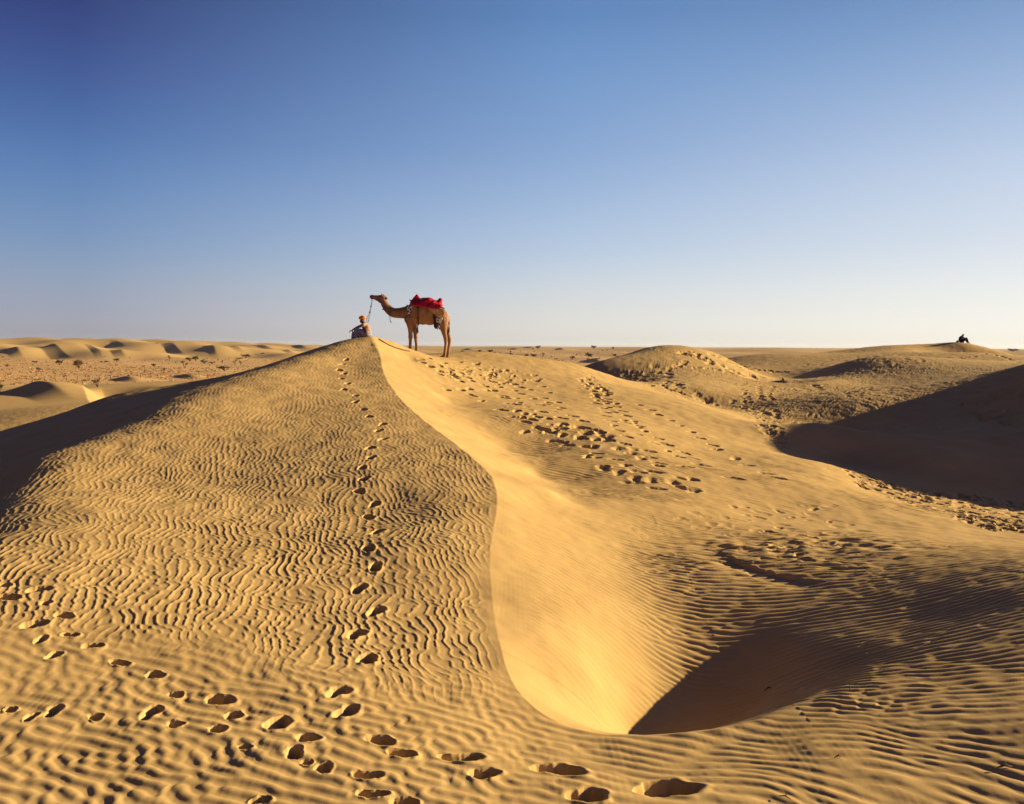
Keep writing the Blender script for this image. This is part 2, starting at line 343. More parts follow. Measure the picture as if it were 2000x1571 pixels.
# ------------------------------------------------------------------ wind ripples: band-filtered noise gives crests that fork and end as real ones do
NTX, RES = 4096, .0125
def ripple_tile(lobes, seed):
    g = np.random.default_rng(seed)
    k = np.fft.fftfreq(NTX, RES).astype(np.float32)
    kx, ky = k[None, :], k[:, None]; kr = np.sqrt(kx * kx + ky * ky) + 1e-6; ka = np.arctan2(ky, kx)
    S = np.zeros((NTX, NTX), np.float32)
    for lam, ang, sr, sa, amp in lobes:
        f = 1 / lam; d = np.angle(np.exp(1j * (ka - ang))).astype(np.float32)
        S += amp * np.exp(-.5 * ((kr - f) / (sr * f)) ** 2 - .5 * (d / sa) ** 2)
    nz = g.standard_normal((NTX, NTX)).astype(np.float32)
    A = np.fft.ifft2(np.fft.fft2(nz) * S)
    return (A / np.sqrt((np.abs(A) ** 2).mean())).astype(np.complex64)
def lookup(T, x, y):
    u = (x / RES) % NTX; v = (y / RES) % NTX
    iu = u.astype(np.int32); iv = v.astype(np.int32); fu = (u - iu).astype(np.float32); fv = (v - iv).astype(np.float32)
    iu %= NTX; iv %= NTX; iu1 = (iu + 1) % NTX; iv1 = (iv + 1) % NTX
    return (T[iv, iu] * (1 - fu) + T[iv, iu1] * fu) * (1 - fv) + (T[iv1, iu] * (1 - fu) + T[iv1, iu1] * fu) * fv
def profile(c, skew, ex=1.25):
    a = np.abs(c); ph = np.angle(c)
    ph = ph + skew * np.sin(ph)
    h = (.5 + .5 * np.cos(ph)) ** ex
    return (h - .35) * np.clip(a * 1.5, 0, 1)
def lownoise(seed, scale, x, y, n=512):
    g = np.random.default_rng(seed); k = np.fft.fftfreq(n) * n
    f = np.hypot(k[None], k[:, None]); S = np.exp(-.5 * (f / (n / 16)) ** 2)
    T = np.fft.ifft2(np.fft.fft2(g.standard_normal((n, n))) * S).real; T /= T.std()
    u = (x / scale * 16) % n; v = (y / scale * 16) % n; iu = u.astype(int); iv = v.astype(int); fu, fv = u - iu, v - iv
    fu = fu * fu * (3 - 2 * fu); fv = fv * fv * (3 - 2 * fv)
    i1, j1 = (iu + 1) % n, (iv + 1) % n; iu %= n; iv %= n
    return (T[iv, iu] * (1 - fu) + T[iv, i1] * fu) * (1 - fv) + (T[j1, iu] * (1 - fu) + T[j1, i1] * fu) * fv
nr = int(np.searchsorted(rr, 96))
x, y, z0, s_, w_, t_ = X[:nr], Y[:nr], Z[:nr], SD[:nr], WS[:nr], TT[:nr]
AZ = np.degrees(TH[:nr]); RD = RR[:nr]
a1 = math.atan2(.22, 1.0)
T1 = ripple_tile([(.108, a1, .13, R(12), 1.0), (.097, a1 + R(38), .18, R(9), .42), (.12, a1 - R(33), .2, R(12), .2)], 11)
ux, uy = x + .05 * lownoise(5, 1.2, x, y), y + .05 * lownoise(6, 1.2, x, y)
H1 = profile(lookup(T1, ux, uy), .6, 1.7).astype(np.float32); del T1
T2 = ripple_tile([(.115, R(90), .15, R(7), 1.0), (.13, R(90 - 16), .2, R(8), .45)], 23)
_q = smooth_line([(-6, 4.2, 0), (-3, 2.1, 0), (0, 0, 0), (1.2, -.85, 0), (2.4, -1.38, 0), (4.2, -1.55, 0), (7, -1.35, 0), (12, -.6, 0), (30, 1.6, 0)], 40)
Fx = np.interp(x, _q[:, 0], _q[:, 1])
H2 = profile(lookup(T2, x + .3 * lownoise(8, 3, x, y), y - Fx), -.45).astype(np.float32)
H2c = profile(lookup(T2, x * .72 + 20, y * .72 + .25 * x + 7 + .08 * lownoise(10, 2, x, y)), -.45, 1.5).astype(np.float32)
H2b = profile(lookup(T2, x * .8 + 9, y * .85 + .30 * x + 4 + .12 * lownoise(9, 2.5, x, y)), -.4).astype(np.float32); del T2
a3 = math.atan2(1, .38)
T3 = ripple_tile([(.15, a3, .18, R(15), 1.0), (.14, a3 - R(48), .22, R(12), .42)], 31)
H3 = profile(lookup(T3, x, y), -.3, 1.9).astype(np.float32); del T3
_rb = sst(-.4, 1.3, x)
n1 = lownoise(41, 3.0, x, y); n2 = lownoise(42, 9.0, x, y)
left = 1 - w_
near = sst(8.6, 7.3, y + .12 * x + .25 * n1)            # foreground belt with its own wind direction
near = np.where(s_ < 0, near, near)
# amplitude (metres, trough to crest)
A1 = left * (1 - near) * (.0083 + .0008 * n1) * np.interp(y, [8, 13, 22, 30], [1.15, 1.0, .72, .9]) * sst(0, .35, -s_ + .1 * n1 + .12) * (1 - sst(1.3, 2.4, x) * (y < 20))
xT = np.interp(y, [11, 15.4, 18.6, 23, 25.8, 28.6, 33.2], [-8.9, -8.9, -8.6, -8.0, -7.45, -6.7, -5.7])
A1 = A1 * (1 - .75 * sst(0, 1.5, xT - x) * sst(11, 14, y) * (1 - sst(6, 9, xT - x)))
A3 = near * (left * (.0118 + .002 * n1) * (1 - .2 * sst(0, 3, x)))
inner = w_ * sst(.2, 1.6, s_)
slip = w_ * sst(0, 1.0, s_) * (1 - sst(2.0, 3.2, x)) * (y < 19)
wall = sst(1.3, 2.6, x) * sst(17.0, 14.6, y) * (1 - near)
A2 = np.where(y < 17, .003 * slip * sst(0, .5, s_) + wall * np.clip(.0145 + .002 * n1, .006, .02) * sst(0, .5, np.where(x < 2.6, s_, 1)), 0)
Mz = w_ * sst(16.0, 17.4, y) * (y < 46)
bl = smooth_line(np.array([P(*b) for b in BASE[:5]] + [P(1300, 981, 16.8), P(1500, 996, 17.6), P(1750, 1010, 18.5), P(2100, 1040, 18.5)]), 4)
sb, _t = signed(bl, x, y); sb = -sb
A2b = Mz * (.0165 * sst(30, 20, y) + .004) * sst(0, .5, sb) * np.clip(.75 + .4 * n2, .1, 1.3) * sst(20, 9, x)
bk = w_ * sst(30, 38, y)
# far right dunes carry both directions
A1 = A1 + bk * sst(5, 8, x) * .018 * np.clip(1 + .4 * n2, .2, 1.5) + w_ * sst(40, 44, y) * 0
Arl = w_ * (y > 20) * (y < 46) * sst(8, 11, x) * .016
streak = w_ * sst(.05, .5, s_) * (x < 2.6) * (y < 40) * (1 - sst(2.4, 4, s_)) * (lownoise(71, .16, x * .10, y) * .0012 + lownoise(72, .5, x * .14, y) * .002)
sandn = streak + lownoise(51, .9, x, y) * .006 * (1 - .8 * wall) * (1 - .6 * slip) + lownoise(52, .35, x, y) * .0016
lump = np.exp(-(((x - 4.6 - .25 * (y - 14)) / 2.2) ** 2 + ((y - 14.3) / 1.5) ** 2)) * w_
RIP = A1 * H1 + A3 * (H3 * (1 - _rb) + 1.15 * H2c * _rb) + A2 * H2 + A2b * H2b + Arl * H2b + sandn + lump * (.018 * lownoise(61, .5, x * .6, y * 1.6) + .012 * lownoise(62, .22, x * .5, y * 1.5)) 
RIP = RIP.astype(np.float64)
del H1, H2, H3, H2b, H2c
# ------------------------------------------------------------------ footprints
PIT = np.zeros((nr, NT)); KEEP = np.ones((nr, NT))
prnd = random.Random(3)
def stamp(px, row, wpx=None, L=.28, Wd=.14, depth=.06, soft=.3, ang=None, rim=.012, rmin=4.0, world=None, ratio=.75):
    q = hit(px, row, rmin) if world is None else world
    if q is None: return
    r = math.hypot(q[0], q[1])
    if r > 92: return
    if wpx: L = wpx / F * r; L *= prnd.uniform(.72, .92); Wd = L * ratio * prnd.uniform(.75, 1.1)
    a = prnd.uniform(-.4, .4) if ang is None else ang
    m = L * 1.1
    i0, i1 = np.searchsorted(rr, [r - m, r + m]); i1 = min(i1, nr); t = math.atan2(q[0], q[1])
    j0, j1 = np.searchsorted(th, [t - m / r, t + m / r])
    sl_ = (slice(i0, i1), slice(j0, j1)); dx, dy = X[sl_] - q[0], Y[sl_] - q[1]
    if dx.size == 0: return
    u = (dx * math.cos(a) + dy * math.sin(a)) / (L / 2); v = (-dx * math.sin(a) + dy * math.cos(a)) / (Wd / 2)
    an = np.arctan2(v, u); p1, p2, p3 = [prnd.uniform(0, 6.28) for _ in range(3)]
    if L < .6 and r < 30:      # heel and ball press two overlapping dents; the wall slumps unevenly
        hs = prnd.uniform(.25, .42); l_, s2_ = (u, v) if L > Wd else (v, u); qa = np.hypot(l_ - hs, s2_) / .8; qb = np.hypot(l_ + hs, s2_ * prnd.uniform(1.0, 1.25)) / .76
        qm = -np.log(np.exp(-6 * qa) + np.exp(-6 * qb)) / 6 + .05; qd0 = qm * .75 + .25 * np.sqrt(u * u + v * v)
    else: qd0 = np.sqrt(u * u + v * v)
    ww = 1 + .13 * np.sin(2 * an + p1) + .09 * np.sin(3 * an + p2) + .05 * np.sin(6 * an + p3)
    ww = ww + .02 * np.sin(11 * an + p2 * 3) + .012 * np.sin(17 * an + p1 * 5)
    qd = qd0 / ww
    pit = -depth * prnd.uniform(.75, 1.05) * (1 - sst(1 - soft * prnd.uniform(.8, 1.7), 1.0 + soft * .3, qd)) * (1 + .12 * np.sin(3 * u + p1) + .1 * np.sin(4 * v + p2))
    pit += rim * np.exp(-((qd - 1.22) / .2) ** 2) * np.clip(.7 - .8 * np.cos(an - prnd.uniform(2.4, 3.8)) + .4 * np.sin(5 * an + p3), 0, 2) * (1 if soft < .5 else .5)
    PIT[sl_] += np.where(PIT[sl_] < -.5 * depth, .25, 1) * pit
    KEEP[sl_] = np.minimum(KEEP[sl_], sst(.85, 1.5, qd) * .8 + .2)
for p in [(742, 1447, 76), (783, 1472, 66), (900, 1480, 98), (943, 1512, 80), (1088, 1503, 130), (1145, 1555, 92), (1300, 1540, 150), (716, 1515, 66), (725, 1552, 70), (790, 1568, 66), (508, 1562, 50), (1010, 1590, 60)]:
    stamp(*p, depth=.13, soft=.2, rim=.009, ang=prnd.uniform(-.2, .1))
for p in [(15, 1166, 46), (8, 1142, 30), (75, 1152, 38), (90, 1178, 26), (125, 1202, 36), (65, 1220, 44), (137, 1239, 34), (180, 1262, 38), (80, 1250, 30), (105, 1280, 30), (232, 1294, 38), (302, 1319, 44), (343, 1358, 40), (428, 1368, 56), (455, 1397, 42), (542, 1413, 66), (600, 1442, 52), (105, 1391, 42), (187, 1402, 36), (295, 1394, 48), (342, 1417, 36),
          (425, 1426, 42), (477, 1459, 36), (575, 1473, 50), (600, 1490, 30), (632, 1502, 42), (20, 1386, 30), (0, 1392, 20), (60, 1402, 30)]:
    stamp(*p, depth=.105, soft=.18, rim=.007, ratio=1.1)
tr = [(676, 703), (668, 712), (663, 723), (672, 730), (667, 740), (679, 749), (672, 761), (695, 773), (694, 785), (711, 800), (721, 814), (748, 829), (739, 842), (748, 858), (723, 875), (725, 894), (708, 914), (711, 935), (702, 960), (732, 985), (721, 1011), (737, 1039), (720, 1070), (733, 1108), (700, 1150), (735, 1195), (695, 1240), (717, 1287), (660, 1352), (676, 1391)]
for i, p in enumerate(tr):
    stamp(*p, L=.21, Wd=.27, depth=.145, soft=.22, ang=prnd.uniform(-.35, .35), rim=.01)
    if i % 2: stamp(p[0] - 7, p[1] + 3, L=.1, Wd=.1, depth=.02, soft=.6, rim=.006)
mt = [(85, 227), (135, 253), (205, 250), (260, 270), (200, 285), (320, 295), (280, 310), (385, 328), (405, 348), (240, 405), (405, 440), (335, 405), (330, 350), (470, 327), (530, 350), (610, 445), (612, 457), (550, 410), (490, 380), (680, 370), (720, 390), (780, 405), (720, 432), (805, 465), (870, 460), (905, 425), (860, 385), (820, 345), (810, 310), (640, 520), (715, 490), (610, 540), (690, 500), (685, 585), (750, 563), (765, 535), (845, 503), (905, 490), (990, 525), (965, 487), (855, 548), (895, 593), (930, 548), (985, 590), (1050, 575), (755, 618), (790, 600), (830, 580), (870, 663), (910, 685), (980, 658), (935, 635), (1000, 630), (1130, 610), (1115, 648), (1190, 662), (1150, 685), (1110, 710), (995, 703), (940, 742), (750, 680), (1245, 682), (1270, 710), (1285, 732), (1165, 778), (1360, 670), (1415, 710), (1330, 638), (1310, 607), (1275, 575), (1280, 552), (1260, 525), (1290, 520), (1240, 480), (1200, 435), (1210, 455), (1255, 408), (1265, 442), (1285, 465), (1145, 400), (1215, 495), (1340, 495), (1350, 517), (1385, 545), (1410, 575), (1395, 605), (1465, 610), (1495, 642), (1530, 675), (1620, 722), (1660, 757), (1500, 505), (1565, 537), (1615, 567), (1700, 605), (1760, 640), (1835, 680), (1890, 720), (1970, 765), (1785, 815), (2000, 795)]
for a, b in mt:
    stamp(800 + a * .3, 640 + b * .3, L=prnd.uniform(.26, .42), Wd=prnd.uniform(.22, .36), depth=prnd.uniform(.07, .12), soft=.35, ang=prnd.uniform(-.6, .1), rim=.01, rmin=15)
for a, b in [(60, 430), (110, 480), (60, 510), (240, 475), (280, 505), (300, 545), (140, 610), (170, 450), (430, 620), (390, 620), (530, 625), (660, 640), (520, 665), (600, 710), (690, 905), (400, 830), (510, 920), (540, 885), (740, 975), (880, 920), (960, 965), (1065, 990), (560, 815), (700, 820), (750, 745), (980, 885), (1060, 890), (1140, 765), (1050, 705), (980, 657), (1440, 710), (1535, 770), (1710, 840), (1800, 880), (1420, 880), (270, 800), (180, 700)]:
    stamp(1120 + a * .22, 740 + b * .22, L=prnd.uniform(.32, .5), Wd=prnd.uniform(.3, .45), depth=prnd.uniform(.06, .09), soft=.8, ang=prnd.uniform(-.5, 0), rim=.004, rmin=14)
def inpoly(px, py, poly):
    c = False; j = len(poly) - 1
    for i in range(len(poly)):
        if (poly[i][1] > py) != (poly[j][1] > py) and px < (poly[j][0] - poly[i][0]) * (py - poly[i][1]) / (poly[j][1] - poly[i][1]) + poly[i][0]: c = not c
        j = i
    return c
def scatter(poly, n, L, depth, rmin=10, soft=.4, rim=.015):
    xs = [p[0] for p in poly]; ys = [p[1] for p in poly]; k = 0
    for _ in range(n * 20):
        a, b = prnd.uniform(min(xs), max(xs)), prnd.uniform(min(ys), max(ys))
        if inpoly(a, b, poly):
            l = L * prnd.uniform(.6, 1.3); stamp(a, b, L=l, Wd=l * prnd.uniform(.6, 1), depth=depth * prnd.uniform(.5, 1.2), soft=soft, ang=prnd.uniform(-1.5, 1.5), rim=rim, rmin=rmin); k += 1
            if k >= n: break
def track(pts, n, L, depth, spread, rmin=10):
    p = smooth_line([(a, b, 0) for a, b in pts], 10)
    for i in range(n):
        q = p[int(i / n * (len(p) - 1))]; stamp(q[0] + prnd.uniform(-1, 1) * spread, q[1] + prnd.uniform(-1, 1) * spread * .35, L=L * prnd.uniform(.8, 1.2), Wd=L * prnd.uniform(.6, .9), depth=depth, soft=.4, ang=prnd.uniform(-.8, .8), rim=.014, rmin=rmin)
for tr_ in ([(890, 745), (960, 790), (1050, 835), (1130, 880), (1200, 930)], [(940, 760), (1030, 800), (1110, 840), (1190, 890), (1260, 940)], [(1000, 770), (1080, 805), (1150, 845), (1230, 880), (1310, 925)], [(1160, 745), (1190, 790), (1230, 830), (1290, 880), (1350, 930)]):
    p_ = smooth_line([(a, b, 0) for a, b in tr_], 10)
    for i in range(14):
        q_ = p_[int(i / 14 * (len(p_) - 1))]; stamp(q_[0] + prnd.uniform(-14, 14), q_[1] + prnd.uniform(-9, 9), L=prnd.uniform(.22, .34), Wd=prnd.uniform(.24, .34), depth=prnd.uniform(.06, .11), soft=prnd.uniform(.3, .6), ang=prnd.uniform(-.6, .2), rim=.008, rmin=14)
scatter([(815, 695), (930, 708), (1010, 735), (1000, 760), (930, 750), (850, 730)], 70, .3, .05, 20)
scatter([(930, 715), (1010, 720), (1060, 745), (980, 750)], 26, .3, .03, 20)
track([(1135, 740), (1155, 755), (1165, 770), (1185, 790)], 24, .3, .075, 9, 20)
track([(1150, 738), (1175, 760), (1190, 775)], 16, .3, .07, 6, 20)
scatter([(1500, 790), (1520, 800), (1530, 855), (1528, 885), (1500, 850), (1465, 805)], 110, .33, .035, 27, rim=.006)
scatter([(1640, 912), (1690, 925), (1760, 955), (1900, 968), (2000, 985), (2000, 1045), (1930, 1035), (1850, 1005), (1740, 975), (1690, 960)], 300, .34, .05, 16, rim=.008)
scatter([(1420, 780), (1500, 790), (1470, 810), (1440, 800)], 30, .32, .035, 27, rim=.006)
scatter([(1350, 768), (1385, 775), (1400, 792), (1375, 790)], 30, .4, .045, 30, rim=.006)
scatter([(1270, 712), (1300, 715), (1335, 755), (1345, 775), (1305, 760)], 30, .5, .055, 30, rim=.008)
track([(1340, 707), (1315, 718), (1290, 722)], 10, .5, .12, 3, 30)
track([(1255, 745), (1285, 742), (1330, 752)], 12, .5, .10, 4, 30)
track([(1160, 720), (1230, 728), (1300, 728)], 16, .4, .06, 3, 30)
scatter([(1180, 722), (1250, 728), (1330, 770), (1240, 745)], 40, .4, .06, 30)
track([(1330, 690), (1355, 692), (1375, 702), (1390, 712)], 40, .5, .12, 9, 30)
track([(1390, 690), (1420, 705), (1455, 718), (1500, 725), (1535, 728)], 44, .55, .12, 5, 30)
track([(1405, 712), (1440, 728), (1490, 738)], 24, .5, .12, 4, 30)
track([(1355, 718), (1400, 722), (1440, 732)], 16, .4, .07, 4, 30)
track([(1460, 748), (1450, 760), (1455, 775), (1462, 790)], 16, .3, .05, 6, 30)
track([(1512, 755), (1502, 768), (1510, 785)], 16, .28, .05, 2, 30)
track([(1482, 755), (1484, 770), (1490, 785)], 10, .35, .07, 4, 30)
track([(1590, 753), (1603, 763), (1618, 775)], 9, .5, .12, 3, 30)
scatter([(1640, 765), (1670, 757), (1720, 755), (1660, 780)], 30, .35, .07, 30)
scatter([(1560, 710), (1800, 682), (1830, 700), (1700, 735), (1620, 745)], 110, .45, .04, 40, rim=.006)
track([(1860, 702), (1900, 697), (1930, 690)], 14, .4, .09, 1.5, 40)
track([(1940, 692), (1970, 702), (1995, 712)], 8, .5, .09, 1.5, 40)
scatter([(1860, 750), (2000, 745), (2000, 830), (1880, 830)], 40, .45, .07, 25)
scatter([(1430, 990), (1620, 985), (1700, 1040), (1600, 1110), (1500, 1090)], 45, .3, .022, 13, .7, .004)
scatter([(1290, 1000), (1420, 1000), (1480, 1060), (1380, 1040)], 16, .3, .015, 13, .8, .004)
PIT = np.clip(PIT, -.16, .024)
Z[:nr] += RIP * KEEP + PIT
# ------------------------------------------------------------------ materials
def mat(name, col, rough=.9, spec=.1, build=None):
    m = bpy.data.materials.new(name); m.use_nodes = True; t = m.node_tree
    b = t.nodes['Principled BSDF']; b.inputs['Base Color'].default_value = (*col, 1); b.inputs['Roughness'].default_value = rough
    b.inputs['Specular IOR Level'].default_value = spec
    if build: build(t, b)
    return m
def sand_nodes(t, b):
    n, l = t.nodes, t.links
    g = n.new('ShaderNodeNewGeometry')
    no = n.new('ShaderNodeTexNoise'); no.inputs['Scale'].default_value = 140; no.inputs['Detail'].default_value = 3
    l.new(g.outputs['Position'], no.inputs['Vector'])
    n2 = n.new('ShaderNodeTexNoise'); n2.inputs['Scale'].default_value = .9; n2.inputs['Detail'].default_value = 5
    l.new(g.outputs['Position'], n2.inputs['Vector'])
    r = n.new('ShaderNodeValToRGB'); r.color_ramp.elements[0].position = .3; r.color_ramp.elements[1].position = .7
    r.color_ramp.elements[0].color = (.495, .317, .120, 1); r.color_ramp.elements[1].color = (.565, .368, .143, 1)
    l.new(n2.outputs[0], r.inputs[0])
    mx = n.new('ShaderNodeMix'); mx.data_type = 'RGBA'; mx.blend_type = 'MULTIPLY'; mx.inputs[0].default_value = .35
    r2 = n.new('ShaderNodeValToRGB'); r2.color_ramp.elements[0].position = .3; r2.color_ramp.elements[1].position = .7
    r2.color_ramp.elements[0].color = (.62, .6, .6, 1); r2.color_ramp.elements[1].color = (1.1, 1.1, 1.1, 1)
    l.new(no.outputs[0], r2.inputs[0]); l.new(r.outputs[0], mx.inputs[6]); l.new(r2.outputs[0], mx.inputs[7])
    at = n.new('ShaderNodeAttribute'); at.attribute_name = 'scrub'
    n3 = n.new('ShaderNodeTexNoise'); n3.inputs['Scale'].default_value = .12; n3.inputs['Detail'].default_value = 8; n3.inputs['Roughness'].default_value = .7
    l.new(g.outputs['Position'], n3.inputs['Vector'])
    r3 = n.new('ShaderNodeValToRGB'); r3.color_ramp.elements[0].position = .36; r3.color_ramp.elements[1].position = .6
    r3.color_ramp.elements[0].color = (.50, .29, .12, 1); r3.color_ramp.elements[1].color = (.68, .43, .18, 1)
    l.new(n3.outputs[0], r3.inputs[0])
    m2 = n.new('ShaderNodeMix'); m2.data_type = 'RGBA'
    l.new(at.outputs['Fac'], m2.inputs[0]); l.new(mx.outputs[2], m2.inputs[6]); l.new(r3.outputs[0], m2.inputs[7])
    l.new(m2.outputs[2], b.inputs['Base Color'])
    bp = n.new('ShaderNodeBump'); bp.inputs['Strength'].default_value = .25; bp.inputs['Distance'].default_value = .004
    l.new(no.outputs[0], bp.inputs['Height']); l.new(bp.outputs[0], b.inputs['Normal'])
SAND = mat('sand', (.5, .33, .16), .95, .05, sand_nodes)
def grid_mesh(name, i0, i1, kind='structure'):
    nx = i1 - i0; v = np.empty((nx, NT, 3), np.float32)
    v[..., 0] = X[i0:i1]; v[..., 1] = Y[i0:i1]; v[..., 2] = Z[i0:i1]
    idx = np.arange(nx * NT, dtype=np.int32).reshape(nx, NT)
    a, b_, c, d = idx[:-1, :-1], idx[1:, :-1], idx[1:, 1:], idx[:-1, 1:]
    q = np.stack([a, d, c, b_], -1).reshape(-1)
    me = bpy.data.meshes.new(name); nf = len(q) // 4
    me.vertices.add(nx * NT); me.vertices.foreach_set('co', v.reshape(-1))
    me.loops.add(nf * 4); me.loops.foreach_set('vertex_index', q)
    me.polygons.add(nf); me.polygons.foreach_set('loop_start', np.arange(0, nf * 4, 4, dtype=np.int32))
    me.update(calc_edges=True)
    me.polygons.foreach_set('use_smooth', np.ones(nf, bool))
    sc = me.attributes.new('scrub', 'FLOAT', 'POINT'); sc.data.foreach_set('value', SCRUB[i0:i1].reshape(-1).astype(np.float32))
    me.materials.append(SAND)
    o = bpy.data.objects.new(name, me); COL.objects.link(o); o['kind'] = kind
    return o
azd = np.degrees(TH); SCRUB = np.zeros((NR, NT), np.float32)
nzz = .5 + .5 * np.sin(azd * 1.3 + RR * .004) * np.sin(RR * .011 + 2)
SCRUB = np.where(azd < -2, sst(205, 260, RR) * (1 - sst(560, 700, RR + 60 * nzz)), sst(150, 220, RR) * (1 - sst(900, 1500, RR + 200 * nzz))) * .95
SCRUB = np.maximum(SCRUB, np.where(azd < -2, 0,   .25 * sst(900, 1400, RR))).astype(np.float32)
iS = int(np.searchsorted(rr, 150))
dunes = grid_mesh('dunes', 0, iS + 1)
plain = grid_mesh('plain', iS, NR)
# =================================================================== objects
DG = None
def link(o): COL.objects.link(o); return o
def tag(o, label=None, cat=None, group=None, kind=None):
    if label: o['label'] = label
    if cat: o['category'] = cat
    if group: o['group'] = group
    if kind: o['kind'] = kind
    return o
def empty(name, loc, label, cat, group=None):
    e = link(bpy.data.objects.new(name, None)); e.location = loc; e.empty_display_size = .2
    return tag(e, label, cat, group)
def mesh_obj(name, verts, faces, m, parent=None, smooth=True):
    me = bpy.data.meshes.new(name); me.from_pydata([tuple(map(float, v)) for v in verts], [], faces); me.update()
    if smooth: me.polygons.foreach_set('use_smooth', [True] * len(me.polygons))
    me.materials.append(m); o = link(bpy.data.objects.new(name, me)); o.parent = parent
    return o
class Blob:
    """ellipsoids and tapered limbs, fused by a voxel remesh into one continuous surface"""
    def __init__(s): s.v = []; s.f = []
    def add(s, pts, fs):
        n = len(s.v); s.v += pts; s.f += [tuple(i + n for i in f) for f in fs]
    def ell(s, c, r, rot=None, n=16, m=10):
        M = rot.to_matrix() if rot else Matrix.Identity(3); c = Vector(c); p = [c + M @ Vector((0, 0, r[2]))]; fs = []
        for i in range(1, m):
            a = math.pi * i / m
            for j in range(n):
                b = 2 * math.pi * j / n; p.append(c + M @ Vector((r[0] * math.sin(a) * math.cos(b), r[1] * math.sin(a) * math.sin(b), r[2] * math.cos(a))))
        p.append(c - M @ Vector((0, 0, r[2])))
        for j in range(n):
            fs.append((0, 1 + j, 1 + (j + 1) % n))
            for i in range(m - 2):
                a, b = 1 + i * n + j, 1 + i * n + (j + 1) % n; fs.append((a, a + n, b + n, b))
            k = 1 + (m - 2) * n; fs.append((k + j, len(p) - 1, k + (j + 1) % n))
        s.add(p, fs)
    def limb(s, pts, rad, flat=1.0, n=12):
        """tube through points with a radius at each, capped by spheres"""
        for i in range(len(pts) - 1):
            a, b = Vector(pts[i]), Vector(pts[i + 1]); d = (b - a)
            if d.length < 1e-6: continue
            q = d.to_track_quat('Z', 'Y').to_matrix(); p = []
            for c, r in ((a, rad[i]), (b, rad[i + 1])):
                for j in range(n):
                    t = 2 * math.pi * j / n; p.append(c + q @ Vector((r * math.cos(t), r * math.sin(t), 0)))
            fs = [(j, (j + 1) % n, n + (j + 1) % n, n + j) for j in range(n)] + [tuple(range(n))[::-1], tuple(range(n, 2 * n))]
            s.add(p, fs)
        for c, r in zip(pts, rad): s.ell(c, (r, r, r), None, 10, 7)
    def build(s, name, m, parent, voxel=.02, smooth=4, fac=.5):
        me = bpy.data.meshes.new(name); me.from_pydata([tuple(v) for v in s.v], [], s.f); me.update()
        tmp = link(bpy.data.objects.new(name + '_tmp', me))
        r = tmp.modifiers.new('r', 'REMESH'); r.mode = 'VOXEL'; r.voxel_size = voxel; r.use_smooth_shade = True
        q = tmp.modifiers.new('s', 'SMOOTH'); q.iterations = smooth; q.factor = fac
        dg = bpy.context.evaluated_depsgraph_get(); dg.update()
        out = bpy.data.meshes.new_from_object(tmp.evaluated_get(dg)); out.name = name
        bpy.data.objects.remove(tmp); bpy.data.meshes.remove(me)
        out.materials.clear(); out.materials.append(m)
        out.polygons.foreach_set('use_smooth', [True] * len(out.polygons))
        o = link(bpy.data.objects.new(name, out)); o.parent = parent
        return o
def tube(name, pts, rad, m, parent=None, n=8):
    P_ = [Vector(p) for p in pts]; v = []; f = []
    rad = [rad] * len(P_) if isinstance(rad, (int, float)) else rad
    for i, p in enumerate(P_):
        d = (P_[min(i + 1, len(P_) - 1)] - P_[max(i - 1, 0)]).normalized(); q = d.to_track_quat('Z', 'Y').to_matrix()
        for j in range(n):
            t = 2 * math.pi * j / n; v.append(p + q @ Vector((rad[i] * math.cos(t), rad[i] * math.sin(t), 0)))
    for i in range(len(P_) - 1):
        for j in range(n):
            a, b = i * n + j, i * n + (j + 1) % n; f.append((a, b, b + n, a + n))
    f += [tuple(range(n))[::-1], tuple(range((len(P_) - 1) * n, len(P_) * n))]
    return mesh_obj(name, v, f, m, parent)
def sheet(name, grid, m, parent, thick=.012):
    """a cloth of real thickness from a grid of points"""
    a, b = len(grid), len(grid[0]); me = bpy.data.meshes.new(name)
    me.from_pydata([tuple(map(float, p)) for row in grid for p in row], [], [(i * b + j, i * b + j + 1, (i + 1) * b + j + 1, (i + 1) * b + j) for i in range(a - 1) for j in range(b - 1)])
    me.update(); me.polygons.foreach_set('use_smooth', [True] * len(me.polygons)); me.materials.append(m)
    o = link(bpy.data.objects.new(name, me)); o.parent = parent
    s = o.modifiers.new('thick', 'SOLIDIFY'); s.thickness = thick; s.offset = 0
    return o
def noise_col(c1, c2, scale, detail=4):
    def f(t, b):
        n, l = t.nodes, t.links; tc = n.new('ShaderNodeTexCoord'); no = n.new('ShaderNodeTexNoise'); no.inputs['Scale'].default_value = scale; no.inputs['Detail'].default_value = detail
        l.new(tc.outputs['Object'], no.inputs['Vector']); r = n.new('ShaderNodeValToRGB'); r.color_ramp.elements[0].position = .35; r.color_ramp.elements[1].position = .65
        r.color_ramp.elements[0].color = (*c1, 1); r.color_ramp.elements[1].color = (*c2, 1); l.new(no.outputs[0], r.inputs[0]); l.new(r.outputs[0], b.inputs['Base Color'])
    return f
